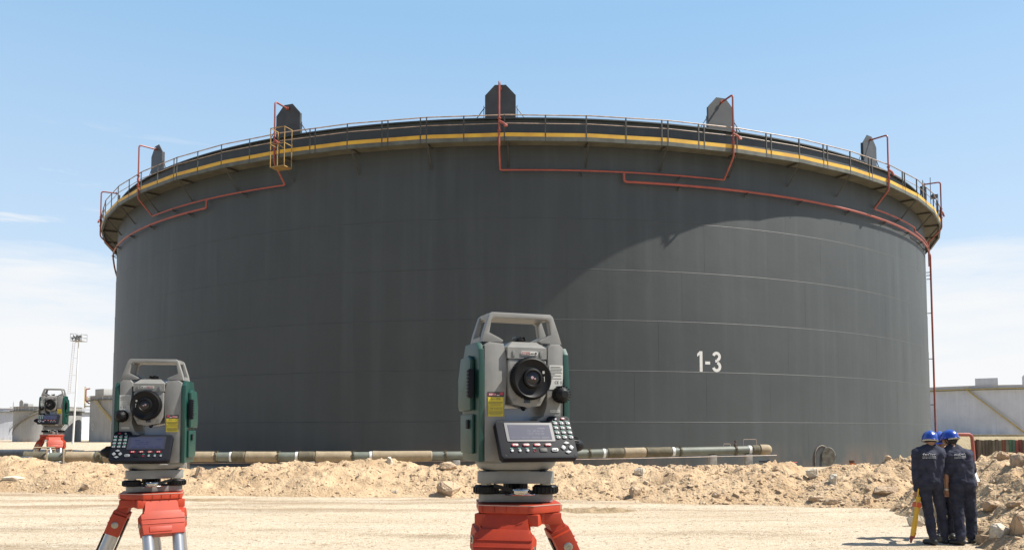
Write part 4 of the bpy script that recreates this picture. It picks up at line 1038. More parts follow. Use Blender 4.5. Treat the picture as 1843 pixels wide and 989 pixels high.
# --- right worker, bending to the left
clothB = [((1703,815,.05),(1737,816,0),.078,.080),((1712,803,.05),(1704,812,.05),.05,.06),((1716,803,.05),(1734,813,0),.055,.06),((1708,822,.03),(1720,860,0),.115,.105),((1735,820,0),(1741,860,0),.115,.11),((1720,822,.0),(1731,860,0),.13,.115),((1722,868,0),(1742,868,0),.12,.115),
  ((1721,872,0),(1724,922,.02),.112,.082),((1724,922,.02),(1729,964,-.03),.082,.074),((1742,872,0),(1747,922,.10),.108,.078),((1747,922,.10),(1749,962,.12),.080,.078),
  ((1700,815,.05),(1702,846,.02),.064,.060),((1744,816,0),(1751,846,.06),.068,.052),((1751,846,.06),(1748,850,.30),.05,.042),((1709,807,.05),(1722,807,.02),.066,.06)]
def buildB():
    Jx = lambda v: (lambda p, b: (p.x-b.x, p.y-Y0, p.z))(P(v[0], v[1], Y0+v[2]), P(1732, 978, Y0))
    hd, g = head_prims(Jx((1709.5,792,.10)), -.55, 1, 1.0, .45)
    skin = [((1714,806,.04),(1711,797,.09),.060,.058),((1702,846,.02),(1703,858,.03),.042,.042),((1703,858,.03),(1704,880,.06),.042,.028)]
    root, J = person('right worker in navy coverall and blue helmet, sleeves rolled, leaning left', Y0, 1732, None, clothB, skin, None, None, None)
    bd = [o for o in bpy.data.objects if o.parent == root and o.name.startswith('body')][0]; me = bd.data; bpy.data.objects.remove(bd); bpy.data.meshes.remove(me)
    inner = [(J(a), J(b), max(.02, ra-.022), max(.02, rb-.022)) for a, b, ra, rb in clothB]
    wr = Vector(J((1704,880,.06))); hp = hand_prims(wr, (.05,.25,-1), (.5,.8,0), (.2,.8,.2))
    wr2 = Vector(J((1749,850,.30))); hp2 = hand_prims(wr2, (-.1,1,.1), (-.4,0,-.8), (-.8,0,.4))
    V, Fc = sdf_mesh([(J(a), J(b), ra, rb) for a, b, ra, rb in skin]+hd+inner+hp+hp2, .006, .014); mesh_np('body', V, Fc, M['skin'], root, True)
    T = helmet(root, tuple(Vector(Jx((1708.5,787,.10)))), R_(28), R_(-14), R_(4))
    mb = MB(); mb.lathe([(0,-.095),(.05,-.088),(.085,-.045),(.092,.02),(.08,.05)], 18, T @ T3((0,-.02,-.03)), sx=1, sy=1.05); mb.build('hair', M['hair'], root)
    logo(root, (J((1727,823,-.1)), (1,.0,.10), (0,0,1), (0,-1,0)), .17, 4)
    boot(root, J, (1729,966,-.03), (1711,974,.05)); boot(root, J, (1749,964,.12), (1746,972,.26))
    mb = MB(); c = wr; mb.tube([c+Vector((.032*math.cos(a), .032*math.sin(a), .004+.004*math.sin(a))) for a in np.linspace(0, 2*math.pi, 14)[:-1]], .008, 6, closed=True); mb.lathe([(0,-.006),(.018,-.006),(.018,.006),(0,.006)], 12, T3(c+Vector((-.02,-.03,0)), R_(90), 0, R_(-30))); mb.build('wristwatch', M['strap'], root)
    return root, J
rootB, JB = buildB()
# --- third worker between and behind them, head bowed towards the papers
YC = Y0+.78
clothC = [((1682,819,0),(1716,819,0),.085,.085),((1687,824,0),(1690,862,0),.115,.105),((1711,824,0),(1708,862,0),.115,.105),((1699,828,0),(1699,862,0),.13,.11),((1690,870,0),(1708,870,0),.115,.115),
  ((1690,874,0),(1694,920,.03),.098,.07),((1694,920,.03),(1695,958,.02),.07,.064),((1709,874,0),(1712,920,.03),.098,.07),((1712,920,.03),(1713,958,.0),.07,.064),
  ((1680,819,0),(1680,850,-.05),.062,.052),((1680,850,-.05),(1688,856,-.28),.05,.04),((1718,819,0),(1722,850,-.05),.062,.052),((1722,850,-.05),(1716,856,-.28),.05,.04),((1692,812,0),(1702,812,0),.062,.06)]
def buildC():
    ly = 776+CAM_H*F/YC
    Jx = lambda v: (lambda p, b: (p.x-b.x, p.y-YC, p.z))(P(v[0], v[1], YC+v[2]), P(1700, ly, YC))
    hd, g = head_prims(Jx((1691,795,-.10)), -.75, -.8, 1.0, .45)
    root, J = person('third worker in blue helmet mostly hidden between the other two, head bowed', YC, 1700, None, clothC, [((1696,812,-.02),(1693,802,-.08),.056,.055)], None, None, None, ly)
    bd = [o for o in bpy.data.objects if o.parent == root and o.name.startswith('body')][0]; me = bd.data; bpy.data.objects.remove(bd); bpy.data.meshes.remove(me)
    inner = [(J(a), J(b), max(.02, ra-.022), max(.02, rb-.022)) for a, b, ra, rb in clothC]
    hands = hand_prims(Vector(J((1688,856,-.28))), (.4,-1,0), (.1,0,-1), (1,0,.3))+hand_prims(Vector(J((1716,856,-.28))), (-.4,-1,0), (-.1,0,-1), (-1,0,.3))
    V, Fc = sdf_mesh([(J((1696,812,-.02)), J((1693,802,-.08)), .056, .055)]+hd+inner+hands, .006, .014); mesh_np('body', V, Fc, M['skin'], root, True)
    # eyes on the bowed face
    mb = MB()
    for s in (-.03, .03):
        mb.lathe([(0,-.011),(.009,-.006),(.011,0),(.009,.006),(0,.011)], 10, Matrix.Translation(Vector(g(.094, s, .004))))
    mb.build('eye', M['hair'], root)
    helmet(root, tuple(Vector(Jx((1691,789.5,-.10)))), R_(137), R_(-12), 0)
    T = Matrix.Translation(Vector(Jx((1691,794,-.08)))); mb = MB(); mb.lathe([(0,-.05),(.07,-.04),(.088,0),(.07,.05)], 16, T @ T3((.02,.02,0))); mb.build('hair', M['hair'], root)
    boot(root, J, (1695,960,.02), (1690,966,-.14)); boot(root, J, (1713,960,.0), (1716,966,-.16))
    return root
buildC()
# sheet of paper held by the right worker
p = P(1755, 852, Y0+.42); mb = MB(); mb.prism([(-.03,-.13),(.05,-.13),(.06,.10),(.0,.13)], -.003, .003, 'y', T3(p, R_(-20), 0, R_(35))); o = mb.build('paper', M['white']); tag(o, 'white sheet of paper held at the right worker\'s side', 'paper')
# yellow staff (folded legs with an orange clamp)
M['ywood'] = mat('yellow_varnish', (.72,.42,.02), .4, var=.12, vscale=6); M['oclamp'] = mat('orange_plastic', (.60,.09,.02), .45); M['tipred'] = mat('dark_red_tip', (.22,.02,.03), .5)
b0 = P(1639.5, 975, Y0-.08); b0.z = 0; st = thing('folded_tripod', 'folded yellow survey staff with an orange clamp and red tip in the left worker\'s hand', 'survey staff', tuple(b0))
def Q(x, y, dy=0): p = P(x, y, Y0-.03+dy); return p-b0
def slat(a, b, w, nm, m, par): 
    a = Vector(a); b = Vector(b); d = b-a; L = d.length; q = d.to_track_quat('Z', 'Y').to_matrix().to_4x4(); mb = MB(); mb.box((0,0,L/2), (w, w*.7, L), Matrix.Translation(a) @ q, .004); return mb.build(nm, m, par)
slat(Q(1640.5,968,-.02), Q(1652,893,.0), .045, 'leg', M['ywood'], st); slat(Q(1645.5,962,.05), Q(1655,893,.05), .042, 'leg', M['ywood'], st); slat(Q(1649,915,.02), Q(1654.5,866,.03), .022, 'leg', M['ywood'], st)
slat(Q(1649.5,912,.015), Q(1650.8,903,.02), .105, 'clamp', M['oclamp'], st)
mb = MB(); mb.tube([Q(1639.3,976,-.03), Q(1641.2,964,-.02)], [.012,.03], 8); mb.build('foot', M['tipred'], st); mb = MB(); mb.tube([Q(1644.6,968,.05), Q(1646.3,958,.05)], [.008,.026], 8); mb.build('foot', M['oclamp'], st)
# ================================================================== TOTAL STATIONS
U = .0011
M['ts_grey'] = mat('instrument_grey', (.225,.224,.215), .45, col2=(.27,.265,.25), vscale=28, bump=.06, bscale=900)
M['ts_dark'] = mat('instrument_dark_grey', (.20,.205,.20), .5)  # even, slightly darker grey for seams, sight tube and serial print
M['ts_green'] = mat('instrument_green', (.008,.055,.042), .42, var=.12, vscale=15, bump=.06, bscale=900)
M['ts_green2'] = mat('battery_green', (.011,.062,.047), .45, var=.08, vscale=15, bump=.06, bscale=900)
M['ts_panel'] = mat('panel_charcoal', (.006,.0075,.013), .6, spec=.2, bump=.05, bscale=1200)
M['ts_screen'] = mat('lcd_screen', (.040,.046,.085), .5, spec=.2); M['ts_bezel'] = mat('lcd_bezel', (.035,.038,.055), .35); M['ts_lcdtext'] = mat('lcd_text', (.015,.02,.08), .3)
M['ts_key'] = mat('key_grey', (.27,.285,.30), .45); M['ts_red'] = mat('key_red', (.28,.018,.03), .4); M['ts_keytext'] = mat('key_text_green', (.06,.30,.24), .5)
M['ts_yellow'] = mat('warning_yellow', (.62,.50,.03), .5); M['ts_label'] = mat('label_white', (.62,.62,.58), .5); M['ts_ink'] = mat('label_ink', (.05,.05,.05), .6)
M['ts_magenta'] = mat('label_red', (.50,.05,.09), .5); M['ts_blue'] = mat('gap_background_blue', (.42,.52,.72), .3)
M['chrome'] = mat('chrome', (.60,.60,.58), .14, metal=1); M['brass'] = mat('satin_steel', (.42,.38,.32), .35, metal=.9)
M['glass'] = mat('lens_glass', (.004,.003,.006), .08, spec=.5); M['lensred'] = mat('lens_glint', (.45,.30,.34), .1)
M['tri_orange'] = mat('tripod_orange', (.50,.046,.009), .55, col2=(.37,.032,.008), vscale=12, bump=.10, bscale=500); M['alu'] = mat('aluminium_tube', (.52,.53,.55), .32, metal=.75, var=.1, vscale=9, vstretch=(1,1,.1))
M['scuff'] = mat('scuffed_edge', (.50,.34,.28), .6)
def hexa(mb, A, B):
    """eight corner solid from two four-point rings"""
    mb.add(list(A)+list(B), [(0,1,2,3),(7,6,5,4)]+[(i,(i+1)%4,4+(i+1)%4,4+i) for i in range(4)])
def rrect(w, h, r, n=5, cx=0, cy=0):
    o = []
    for sx, sy, a0 in ((1,1,0),(-1,1,90),(-1,-1,180),(1,-1,270)):
        for i in range(n+1):
            a = R_(a0+90*i/n); o.append((cx+sx*(w/2-r)+r*math.cos(a), cy+sy*(h/2-r)+r*math.sin(a)))
    return o
def text_on(mb, s, o, xd, ud, h, w=None):
    vs, fs, W, H = text_geo(s); k = h/H; kx = k if w is None else w/W
    o = Vector(o); xd = Vector(xd); ud = Vector(ud)
    mb.add([o+xd*v.x*kx+ud*v.y*k for v in vs], fs)
def total_station(label, mirror, group):
    t = thing('total_station', label, 'total station', group=group)
    S = Matrix.Scale(U, 4)
    def B(mb, nm, m, par=None): return mb.build(nm, m, par or t, T=S, mirror=mirror)
    # ---- standards and lower housing
    mb = MB()
    L = [(-75,62),(-36,62),(-36,118),(-38,150),(-35,185),(-33,215),(-35,245),(-40,266),(-66,268),(-75,262)]
    Rr = [(22,62),(72,62),(72,262),(66,268),(48,268),(43,262),(41,160),(34,140),(22,134)]
    mb.prism(L, -49, 47, 'y', bev=2.2); mb.prism(Rr, -49, 47, 'y', bev=2.2)
    body = B(mb, 'housing', M['ts_grey'])
    mb = MB(); mb.box((-2,2,85), (72,86,44), bev=3); B(mb, 'lower_housing', M['ts_grey'], body)
    mb = MB(); mb.box((-8,-12,124), (56,4,60)); B(mb, 'gap_background_plate', M['ts_blue'], body)  # added plate coloured like the pale blue background seen through the open gap
    # ---- green covers
    mb = MB(); mb.prism([(-50,62),(44,62),(48,90),(48,235),(30,268),(-34,268),(-49,255),(-53,215),(-52,165),(-50,150)], -86, -75.5, 'x', bev=2); 
    gc = B(mb, 'side_cover', M['ts_green'])
    mb = MB(); mb.prism([(-28,150),(40,150),(46,160),(46,205),(30,243),(-14,246),(-28,238)], -95, -86.3, 'x', bev=2.5)
    mb.prism([(-30,75),(34,75),(40,84),(40,143),(-30,143)], -92, -86.3, 'x', bev=2.5); mb.box((-95.4,5,186), (1.2,44,2.2))
    bc = B(mb, 'battery_cover', M['ts_green2'])
    mb = MB(); mb.box((-96,-36,196), (9,12,50), bev=1.5)
    for i in range(8): mb.box((-101,-36,175+6*i), (2.2,11,3), bev=.5)
    B(mb, 'grip', M['ts_panel'], bc)
    mb = MB(); mb.box((-95,-14,126), (3,12,16), bev=.8); B(mb, 'latch', M['ts_panel'], bc)
    mb = MB(); mb.prism([(-50,66),(44,66),(46,235),(28,262),(-36,262),(-47,250),(-52,200),(-52,120)], 72.5, 83.5, 'x', bev=2); B(mb, 'side_cover', M['ts_green'])
    # ---- carrying handle
    mb = MB()
    def cframe(y0, y1, k):
        mb.prism([(-76,269),(-73,284),(-62,318),(-57,322),(53,322),(58,318),(70,284),(75,269),(36,269),(31,273),(36,277),(54,286),(50,309),(45,312.5),(-53,312.5),(-58,309),(-62,286),(-43,277),(-36,273),(-38,269)], y0, y1, 'y', bev=1.6)
    cframe(-37, -23, 1); cframe(20, 33, 1)
    mb.box((-2,-1.5,317), (108,42.6,8.4)); 
    for s in (-1, 1): mb.box((s*70-.5,-1.5,274), (9,42.6,9)); mb.box((s*55-2,-1.5,317), (7,42.6,8))
    B(mb, 'carrying_handle', M['ts_grey'])
    mb = MB(); mb.box((61,-8,283), (10,10,8), bev=2); B(mb, 'handle_lock', M['black'])
    # ---- telescope
    mb = MB()
    mb.prism([(-33,178),(-24,160),(4,154),(27,158),(37,176),(38,236),(34,240),(-31,240),(-34,236)], -54, 52, 'y', bev=3)
    hexa(mb, [(-35,-55,240.5),(38,-55,240.5),(38,52,240.5),(-35,52,240.5)], [(-35,-55,259),(38,-55,259),(38,52,262),(-35,52,262)])
    hexa(mb, [(-35,-55,259.2),(38,-55,259.2),(38,52,262.2),(-35,52,262.2)], [(-20,-36,271),(26,-36,271),(26,40,273),(-20,40,273)])
    tel = B(mb, 'telescope', M['ts_grey'])
    mb = MB(); mb.box((1.5,-54.6,240.2), (72,1.6,1)); 
    for x in (-24, 27): mb.box((x,-55.6,248), (5,1.5,10), bev=.6)
    for x in (-22, 26): mb.box((x,-54.6,168), (5,1.2,4))
    B(mb, 'seam', M['ts_dark'], tel)
    Tl = T3((5,-54,205), R_(90))
    mb = MB()
    prof = [(36,0),(36.5,3),(36.5,15),(35,18),(33,19),(31.5,17.5),(22,15),(18,15.5),(17,21),(14,22),(12,19),(6,18.5),(0,18.5)]
    mb.lathe(prof, 44, Tl)
    for i in range(44):
        a = 2*math.pi*i/44; mb.box((36.6*math.cos(a),36.6*math.sin(a),8), (1.6,1.6,9), Tl @ Matrix.Rotation(0, 4, 'Z'))
    lens = B(mb, 'eyepiece_ring', M['black'], tel)
    mb = MB(); mb.lathe([(0,19.5),(5,19.8),(9,19.2),(10.5,18.9)], 20, Tl); B(mb, 'lens', M['glass'], lens)
    mb = MB(); mb.lathe([(0,20.4),(2.6,20.2),(2.8,19.6)], 14, Tl @ Matrix.Translation((-1.5,1,0))); mb.lathe([(0,20.4),(1.6,20.2),(1.8,19.6)], 10, Tl @ Matrix.Translation((3.5,-1,0))); B(mb, 'lens_glint', M['lensred'], lens)  # small off-centre discs: reflected glints painted onto the glass
    mb = MB(); Tq = (24,-73.6,210); text_on(mb, '8', (27,-72.6,213), (0,0,1), (-1,0,0), 4.2, 5); 
    mb.box((26.5,-72.6,204), (.8,.3,9)); mb.box((25.8,-72.6,207), (1.6,.3,.8)); B(mb, 'focus_marking', M['ts_label'], lens)
    mb = MB(); mb.prism(rrect(32, 7.4, 3.6, cx=5, cy=249.5), -56.2, -55.2, 'y'); pl_ = B(mb, 'name_plate', M['ts_label'], tel)
    mb = MB(); mb.box((-1.5,-56.4,249.5), (15,.6,4.6)); B(mb, 'red_mark', M['ts_red'], tel)
    mb = MB(); text_on(mb, 'BEO', (-8,-56.8,247.8), (1,0,0), (0,0,1), 3.4, 13); B(mb, 'mark_lettering', M['ts_label'], tel)
    mb = MB(); mb.box((10.5,-56.5,249), (6,.4,1.3)); mb.lathe([(0,0),(2,0),(2,.5),(0,.5)], 12, T3((17,-56.3,249.5), R_(90))); mb.box((0,0,0), (.1,.1,.1), T3((17,-56,249.5))); B(mb, 'mark_detail', M['ts_ink'], tel)
    mb = MB(); mb.prism([(-5,163),(6,163),(8,172),(-3,172)], -55.6, -54.2, 'y'); B(mb, 'sensor_window', mat_navy, tel)
    mb = MB()
    mb.lathe([(0,0),(1.6,.0),(1.6,.4),(0,.4)], 10, T3((2.5,-56.1,165.5), R_(90))); B(mb, 'sensor_dot', M['ts_green2'], tel)
    mb = MB(); mb.lathe([(0,0),(4,0),(5,8),(3,12),(0,12)], 10, T3((-4,-44,160), R_(140), 0, 0)); B(mb, 'lower_knob', M['black'], tel)
    mb = MB(); mb.box((-3,-22,274.5), (14,20,5), bev=1.5); mb.tube([(-4,-34,277),(-4,-6,279)], 3.6, 10); mb.lathe([(0,0),(3.2,0),(4,6),(0,6)], 10, T3((3,-26,276), R_(70), 0, R_(60))); B(mb, 'sight', M['black'], tel)
    mb = MB(); mb.tube([(-5,-20,280),(-5,0,281)], 2.6, 8); B(mb, 'sight_tube', M['ts_dark'], tel)
    # ---- knobs
    def knob(nm, T, r, L_):
        mb = MB(); mb.lathe([(r*.55,0),(r*.55,4),(r*.95,6),(r,9),(r*.96,L_*.72),(r*.6,L_*.95),(r*.45,L_),(0,L_)], 28, T)
        for i in range(18):
            a = 2*math.pi*i/18; mb.box((r*math.cos(a),r*math.sin(a),8+(L_*.3)), (r*.10,r*.10,L_*.5), T)
        B(mb, nm, M['black'])
    knob('focus_knob', T3((60,-48,178), R_(90), 0, R_(8)), 14.5, 29)
    knob('tangent_knob', T3((72,-30,92), 0, R_(96), 0), 14, 46)
    # ---- stickers
    mb = MB(); mb.box((-54.7,-49.6,156), (30,.5,33)); yl = B(mb, 'warning_label', M['ts_yellow'])
    mb = MB(); text_on(mb, 'レーザ光', (-63,-50.1,167.5), (1,0,0), (0,0,1), 3.6, 17)
    for i, w in enumerate((26,25,20)): mb.box((-55,-50,164-2.4*i), (w,.2,.8))
    mb.box((-55,-50,156), (29,.2,.6)); text_on(mb, 'LASER RADIATION', (-67.5,-50.1,151.6), (1,0,0), (0,0,1), 2.3, 26)
    for i, w in enumerate((27,25,27,22)): mb.box((-55,-50,149-2.2*i), (w,.2,.75))
    for sx in (-1,1): mb.box((-54.7+sx*14.4,-50,156), (.5,.2,32))
    B(mb, 'lettering', M['ts_ink'], yl)
    mb = MB(); mb.box((-54.7,-49.6,177.5), (30,.5,8)); nl = B(mb, 'maker_label', M['ts_ink'])
    mb = MB(); mb.box((-61,-50,177), (14,.3,4)); mb.box((-44.5,-50,178.5), (6,.3,4.6)); B(mb, 'label_red_mark', M['ts_magenta'], nl)
    mb = MB(); text_on(mb, 'BEO', (-67,-50.4,175.6), (1,0,0), (0,0,1), 2.8, 12); mb.box((-50.5,-50,176), (5,.3,1.4)); B(mb, 'label_lettering', M['ts_label'], nl)
    mb = MB(); mb.box((58.5,-49.6,209), (26,.5,43)); wl = B(mb, 'type_label', M['ts_label'])
    mb = MB()
    for i, w in enumerate((19,22,22,20,22,8,20,4,21)): mb.box((58.5-(22-w)/2*.9,-50,227.5-2.6*i), (w,.2,.8))
    text_on(mb, 'CE', (55.5,-50.1,197.5), (1,0,0), (0,0,1), 5.2, 7.5); text_on(mb, 'X', (66,-50.1,197.5), (1,0,0), (0,0,1), 5, 3.6)
    mb.tube([(61+3*math.cos(a),-50,191.5+2.4*math.sin(a)) for a in np.linspace(.6,5.2,9)], .35, 4)
    B(mb, 'lettering', M['ts_ink'], wl)
    mb = MB(); mb.prism(rrect(19,4.2,1.5,cx=56,cy=149), -50, -49.4, 'y'); sl = B(mb, 'serial_label', M['ts_label'])
    mb = MB()
    for i in range(7): mb.box((48.6+2.5*i,-50.1,149), (1.3,.2,1.9))
    B(mb, 'lettering', M['ts_dark'], sl)
    # ---- display and keypad
    o = Vector((9.5,-100,68)); ux = Vector((1,0,0)); uu = Vector((0,38,63)).normalized(); un = Vector((0,-63,38)).normalized()
    TPn = Matrix(((ux.x,uu.x,un.x,o.x),(ux.y,uu.y,un.y,o.y),(ux.z,uu.z,un.z,o.z),(0,0,0,1)))
    mb = MB(); poly = [(-66,1),(-70,6),(-70,70),(-66,75),(26,75),(30,83),(34,85),(66,85),(70,81),(70,5),(66,1)]
    mb.prism(poly, -15, 0, 'z', TPn, bev=1.8); mb.box((0,40,-24), (90,54,18), TPn)
    for a, b in ((-62,6),(66,80),(64,6)): mb.lathe([(0,.2),(2,.2),(2,-.2)], 10, TPn @ Matrix.Translation((a,b,.3)))
    pan = B(mb, 'display_panel', M['ts_panel'])
    mb = MB(); mb.prism(rrect(88,37,2,cx=-11,cy=51.5), .2, 1.0, 'z', TPn); bz = B(mb, 'bezel', M['ts_bezel'], pan)
    mb = MB(); mb.box((-11,51,1.1), (77,29,.5), TPn); sc = B(mb, 'screen', M['ts_screen'], pan)
    mb = MB(); r = random.Random(5)
    text_on(mb, 'Meas', (TPn @ Vector((-46,60,1.5))), ux, uu, 2.6, 12)
    for i, (s_, a) in enumerate((('PPM', 5), ('ZA   88 42 15', -16), ('HA-R  0 00 20', -16))): text_on(mb, s_, (TPn @ Vector((a,57-5.2*i,1.5))), ux, uu, 2.6, 12 if i == 0 else 30)
    text_on(mb, 'DIST  SHV1  SHV2  EDM', (TPn @ Vector((-46,38.5,1.5))), ux, uu, 2.6, 68)
    B(mb, 'screen_text', M['ts_lcdtext'], sc)
    def key(nm, poly, m, h=1.8): mb = MB(); mb.prism(poly, .2, h, 'z', TPn, bev=.3); return B(mb, nm, m, pan)
    for i, a in enumerate((-43,-23,-3,17)):
        k = key('function_key', rrect(12,5,2.4,cx=a,cy=26), M['ts_red'])
        mb = MB(); text_on(mb, 'F%d' % (i+1), TPn @ Vector((a-2.8,24.3,2.0)), ux, uu, 3.4, 5.6); B(mb, 'key_lettering', M['ts_label'], pan)
    for a in (-50,-36,-22): key('round_key', [(a+2.6*math.cos(q*math.pi/8), 15+2.6*math.sin(q*math.pi/8)) for q in range(16)], M['ts_key'])
    mb = MB(); mb.tube([TPn @ Vector((-9+2*math.cos(q*math.pi/6), 15+2*math.sin(q*math.pi/6), .6)) for q in range(12)], .6, 5, closed=True); B(mb, 'round_key', M['ts_red'], pan)
    key('trackpad', rrect(14,8,2,cx=7,cy=16), M['black'], 1.0)
    key('enter_key', rrect(12.5,7,3,cx=28,cy=16), M['ts_key'])
    mb = MB(); mb.box((28.5,15,2), (6,1.1,.3), TPn); mb.box((31,16.6,2), (1.1,3,.3), TPn); mb.prism([(24,15),(26.5,13.2),(26.5,16.8)], 1.9, 2.1, 'z', TPn); B(mb, 'enter_arrow', M['ts_ink'], pan)
    for p, q in (([(46,29),(52,32.5),(58,29),(52,26.5)], 0),([(46,12),(52,8.5),(58,12),(52,14.5)], 0),([(40,20.5),(44.5,25.5),(48.5,22),(48.5,18.5),(44.5,15.5)], 0),([(64,20.5),(59.5,25.5),(55.5,22),(55.5,18.5),(59.5,15.5)], 0)): key('arrow_key', p, M['ts_key'])
    n = 0; leg_ = []; mbd = MB()
    for rw, b in enumerate((69,59.5,50,40.5)):
        for cl, a in enumerate((41,53,65)):
            a += 0; key('number_key', rrect(7.4,4.6,2.2,cx=a-1,cy=b), M['ts_key'])
            text_on(mbd, '789456123.0-'[n], TPn @ Vector((a-2.2,b-1.4,2.0)), ux, uu, 2.8, 2.0)
            leg_.append(MB().box((a-2,b+4.2,.5), (6,1.1,.3), TPn)); n += 1
    for a in (-50,-36,-22,-9): leg_.append(MB().box((a,20,.5), (5,1,.3), TPn))
    B(mbd, 'key_numbers', M['ts_ink'], pan); [B(q, 'key_legend', M['ts_keytext'], pan) for q in leg_]
    key('light_key', [(42+2.3*math.cos(q*math.pi/8), 78+2.3*math.sin(q*math.pi/8)) for q in range(16)], M['ts_key']); key('power_key', rrect(7,3.8,1.7,cx=56,cy=78.5), M['ts_red'])
    # ---- turntable, tribrach, foot screws
    mb = MB(); mb.lathe([(0,64),(72,64),(73,58),(70,52),(66,48),(64,47)], 48, sx=1, sy=.86); B(mb, 'turntable', M['ts_grey'])
    mb = MB(); mb.lathe([(60,47),(60,45),(0,45)], 40, sx=1, sy=.9); B(mb, 'turntable_gap', M['black'])
    Z20 = Matrix.Rotation(R_(-20), 4, 'Z')
    def tri(rc, cr_r, n=6, rot=0):
        o_ = []
        for k in range(3):
            az = R_(-150+120*k+rot)
            for i in range(n+1):
                a = az-R_(62)+R_(124)*i/n; o_.append((rc*math.cos(az)+cr_r*math.cos(a), rc*math.sin(az)+cr_r*math.sin(a)))
        return o_
    mb = MB(); mb.prism(tri(56,19), 23, 44, 'z', Z20, bev=1.5); mb.lathe([(0,44),(58,44),(58,46)], 36, sy=.9)
    trb = B(mb, 'tribrach', M['ts_grey'])
    mb = MB(); mb.box((-8,-45.6,33), (30,1.2,10), Z20, bev=.4); B(mb, 'tribrach_label', M['ts_ink'], trb)
    mb = MB(); mb.box((-14,-46.5,33), (9,.4,1), Z20); text_on(mb, 'LOCK', Z20 @ Vector((-6,-46.6,33)), Z20.to_3x3() @ Vector((1,0,0)), (0,0,1), 2.4, 7); mb.prism([(-3,28.8),(-1,32),(-5,32)], -46.7, -46.5, 'y', Z20); B(mb, 'lettering', M['ts_label'], trb)
    for k in range(3):
        az = R_(-150+120*k-20); c = (60*math.cos(az), 60*math.sin(az)); T = Matrix.Translation((c[0], c[1], 0))
        mb = MB(); mb.lathe([(0,5),(20,5),(21.5,7),(21.5,17),(19,20),(0,20)], 28, T)
        for i in range(20): a = 2*math.pi*i/20; mb.box((21.6*math.cos(a),21.6*math.sin(a),12), (2,2,10), T @ Matrix.Rotation(0, 4, 'Z'))
        fs_ = B(mb, 'foot_screw', M['black']); mb = MB(); mb.lathe([(9.5,20),(9.5,24)], 18, T); B(mb, 'screw_post', M['brass'], fs_)
        mb = MB(); mb.lathe([(0,44),(8,44),(8.5,46),(8,50),(5,51.5),(0,51.5)], 18, T @ Matrix.Translation((-c[0]*.12,-c[1]*.12,0))); B(mb, 'screw_cap', M['black'], trb)
    mb = MB(); mb.prism(tri(58,15,rot=0), -9, 5, 'z', Z20, bev=1); B(mb, 'base_plate', M['ts_grey'])
    mb = MB(); mb.prism(tri(50,14), 5.2, 7, 'z', Z20); B(mb, 'spring_plate', M['black'])
    mb = MB()
    hexa(mb, [Z20 @ Vector(v) for v in [(-38,-62,18),(-38,-52,18),(-38,-52,24),(-38,-62,24)]], [Z20 @ Vector(v) for v in [(-4,-72,8),(-4,-60,8),(-4,-60,14),(-4,-72,16)]]); B(mb, 'clamp_lever', M['black'])
    mb = MB(); T = Z20 @ Matrix.Translation((8,-62,0)); mb.lathe([(9,7),(16,7),(16.5,9),(15,10),(15,12),(16.5,13),(16,15),(10,15),(9,13)], 26, T); B(mb, 'level_ring', M['chrome'])
    mb = MB(); mb.tube([Z20 @ Vector((8+26*math.cos(a),-62+14*math.sin(a),5.8)) for a in np.linspace(3.3,6.2,12)], 1.1, 5); B(mb, 'spring_clip', M['chrome'])
    return t
mat_navy = mat('sensor_navy', (.01,.02,.07), .2)
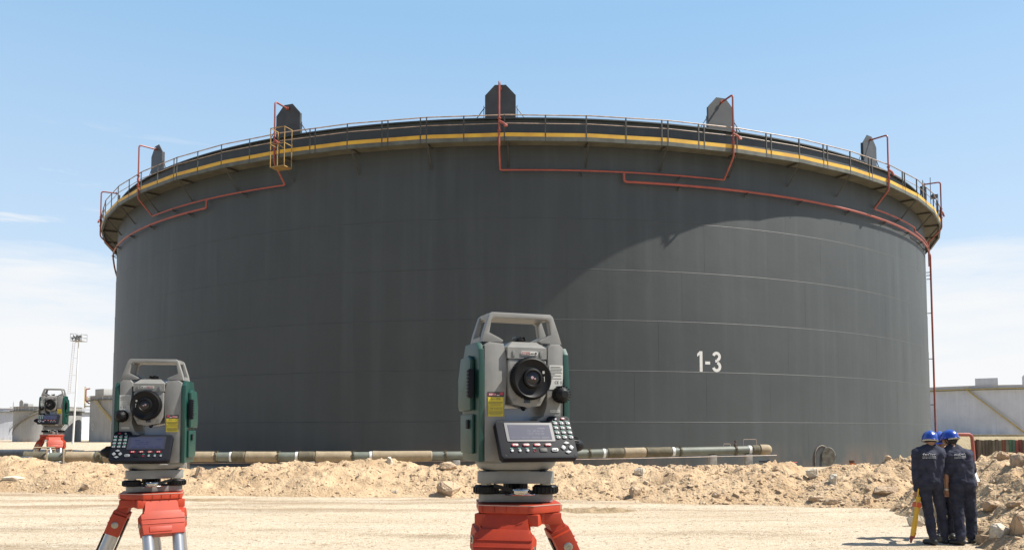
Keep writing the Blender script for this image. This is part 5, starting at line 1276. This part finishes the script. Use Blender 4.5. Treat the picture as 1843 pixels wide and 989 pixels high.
def tripod(label, mirror, drop, group, tilt=25, low='tri_orange'):
    """drop: height of the head above the ground in instrument units"""
    t = thing('survey_tripod', label, 'tripod', group=group); S = Matrix.Scale(U, 4)
    def B(mb, nm, m, par=None): return mb.build(nm, m, par or t, T=S, mirror=mirror)
    AZ = [-103, 6, 112]
    def headpoly(d, w, ch=10):
        o_ = []
        for az in AZ:
            a = R_(az); n_ = Vector((math.cos(a), math.sin(a))); s_ = Vector((-n_.y, n_.x))
            for q in (-w-ch*.7, -w, w, w+ch*.7): p = n_*(d if abs(q) <= w else d-ch*.35)+s_*q; o_.append((p.x, p.y))
        return o_
    mb = MB(); mb.prism(headpoly(75,42), -26, -11, 'z', bev=2); hd = B(mb, 'head', M['tri_orange'])
    mb = MB(); mb.prism(headpoly(75.6,42.3), -13.4, -11.8, 'z'); B(mb, 'worn_edge', M['scuff'], hd)
    mb = MB()
    for az in AZ:
        T = Matrix.Rotation(R_(az+90), 4, 'Z')
        for s in ((-1, 1) if az != AZ[2] else ()): mb.box((s*46,-58,-37), (20,32,20), T @ Matrix.Identity(4), bev=2)
        for k in range(5): mb.box((-42+21*k,-76.4,-19), (1,1,11), T)
    mb.prism(headpoly(60,40), -46, -27, 'z', bev=1.5)
    B(mb, 'head_skirt', M['tri_orange'], hd)
    for k, az in enumerate(AZ):
        # local frame: x lateral, y outward(-), z up; tilted about the hinge
        T = Matrix.Rotation(R_(az+90), 4, 'Z') @ Matrix.Translation((0,-60,-30)) @ Matrix.Rotation(R_(-tilt), 4, 'X')
        Ln = (drop-30)/math.cos(R_(tilt))
        mb = MB()
        hexa(mb, [(-36,-12,6),(36,-12,6),(36,12,6),(-36,12,6)], [(-42,-12,-42),(42,-12,-42),(42,14,-42),(-42,14,-42)]); 
        mb.tube([(-38,0,0),(38,0,0)], 11, 14)
        mb.prism([(-44,-30),(-44,-36),(-51,-38),(-51,-60),(-48,-88),(48,-88),(51,-60),(51,-38),(44,-36),(44,-30)], -17, 18, 'y', bev=2.5)
        mb.box((0,-17.6,-62), (98,1.6,2)); mb.box((0,-17.6,-50), (100,1.6,1.6)); mb.box((8,-17.8,-76), (52,1.6,13), bev=.6)
        for q in mb.v: q.xyz = T @ q
        leg = B(mb, 'leg', M['tri_orange'])
        mb = MB()
        for s in (-1, 1): mb.tube([T @ Vector((s*35,0,-86)), T @ Vector((s*22,0,-Ln*.60))], 13, 16)
        B(mb, 'upper_tube', M['alu'], leg)
        mb = MB(); mb.box((0,0,-Ln*.60-18), (66,32,44), T, bev=4); B(mb, 'clamp_block', M[low], leg)
        mb = MB(); mb.tube([T @ Vector((0,0,-Ln*.58)), T @ Vector((0,0,-Ln+22))], 13, 12); B(mb, 'lower_tube', M['alu'], leg)
        mb = MB(); mb.tube([T @ Vector((0,0,-Ln+24)), T @ Vector((0,0,-Ln+14)), T @ Vector((0,0,-Ln-4))], [15,12,2], 12); B(mb, 'foot', M[low], leg)
        for s in (-1, 1):
            mb = MB(); mb.lathe([(0,0),(8,0),(8,2.5),(5,3.5),(5,2.2),(0,2.2)], 16, T @ T3((s*50,0,-62), 0, R_(90*s)))
            mb.box((s*53.5,0,-62), (1.5,6,1.2), T); B(mb, 'bolt', M['brass'], leg)
        if k == 1:
            mb = MB(); mb.box((0,19.5,-90), (30,3,90), T); mb.box((0,-19,-120), (24,3,50), T); B(mb, 'strap', M['black'], leg)
    return t
def place(o, x, y, Y, sc, yaw):
    p = P(x, y, Y); o.location = p; o.scale = (sc, sc, sc); o.rotation_euler = (0, 0, R_(yaw)); return p
G = 'grey and green total stations on orange tripods'; GT = 'orange tripods under the total stations'
Yn = 1505*U
s1 = total_station('largest grey and green total station with charcoal keypad, standing in the middle foreground', False, G)
p = place(s1, 928, 890, Yn, 1, 20)
t1 = tripod('orange tripod under the largest total station in the middle foreground', False, p.z/U, GT); place(t1, 928, 890, Yn, 1, 0)
k = .706; Y2 = Yn/k
s2 = total_station('mid sized total station left of centre with its keypad at its left side', True, G); p = place(s2, 276, 875.5, Y2, 1, 8)
t2 = tripod('orange tripod with bare aluminium legs under the mid sized total station at the left', True, p.z/U, GT, tilt=21); place(t2, 277.5, 875.5, Y2, 1, 24)
Y3 = 31.9; sc = Y3*.247/Yn
s3 = copy_tree(s2); s3['label'] = 'smallest total station behind the pipeline at the far left'
p = place(s3, 95, 778.5, Y3, sc, 12)
t3 = tripod('orange tripod behind the pipeline under the smallest total station at the far left', True, p.z/sc/U, GT, low='alu'); place(t3, 95, 778.5, Y3, sc, 26)
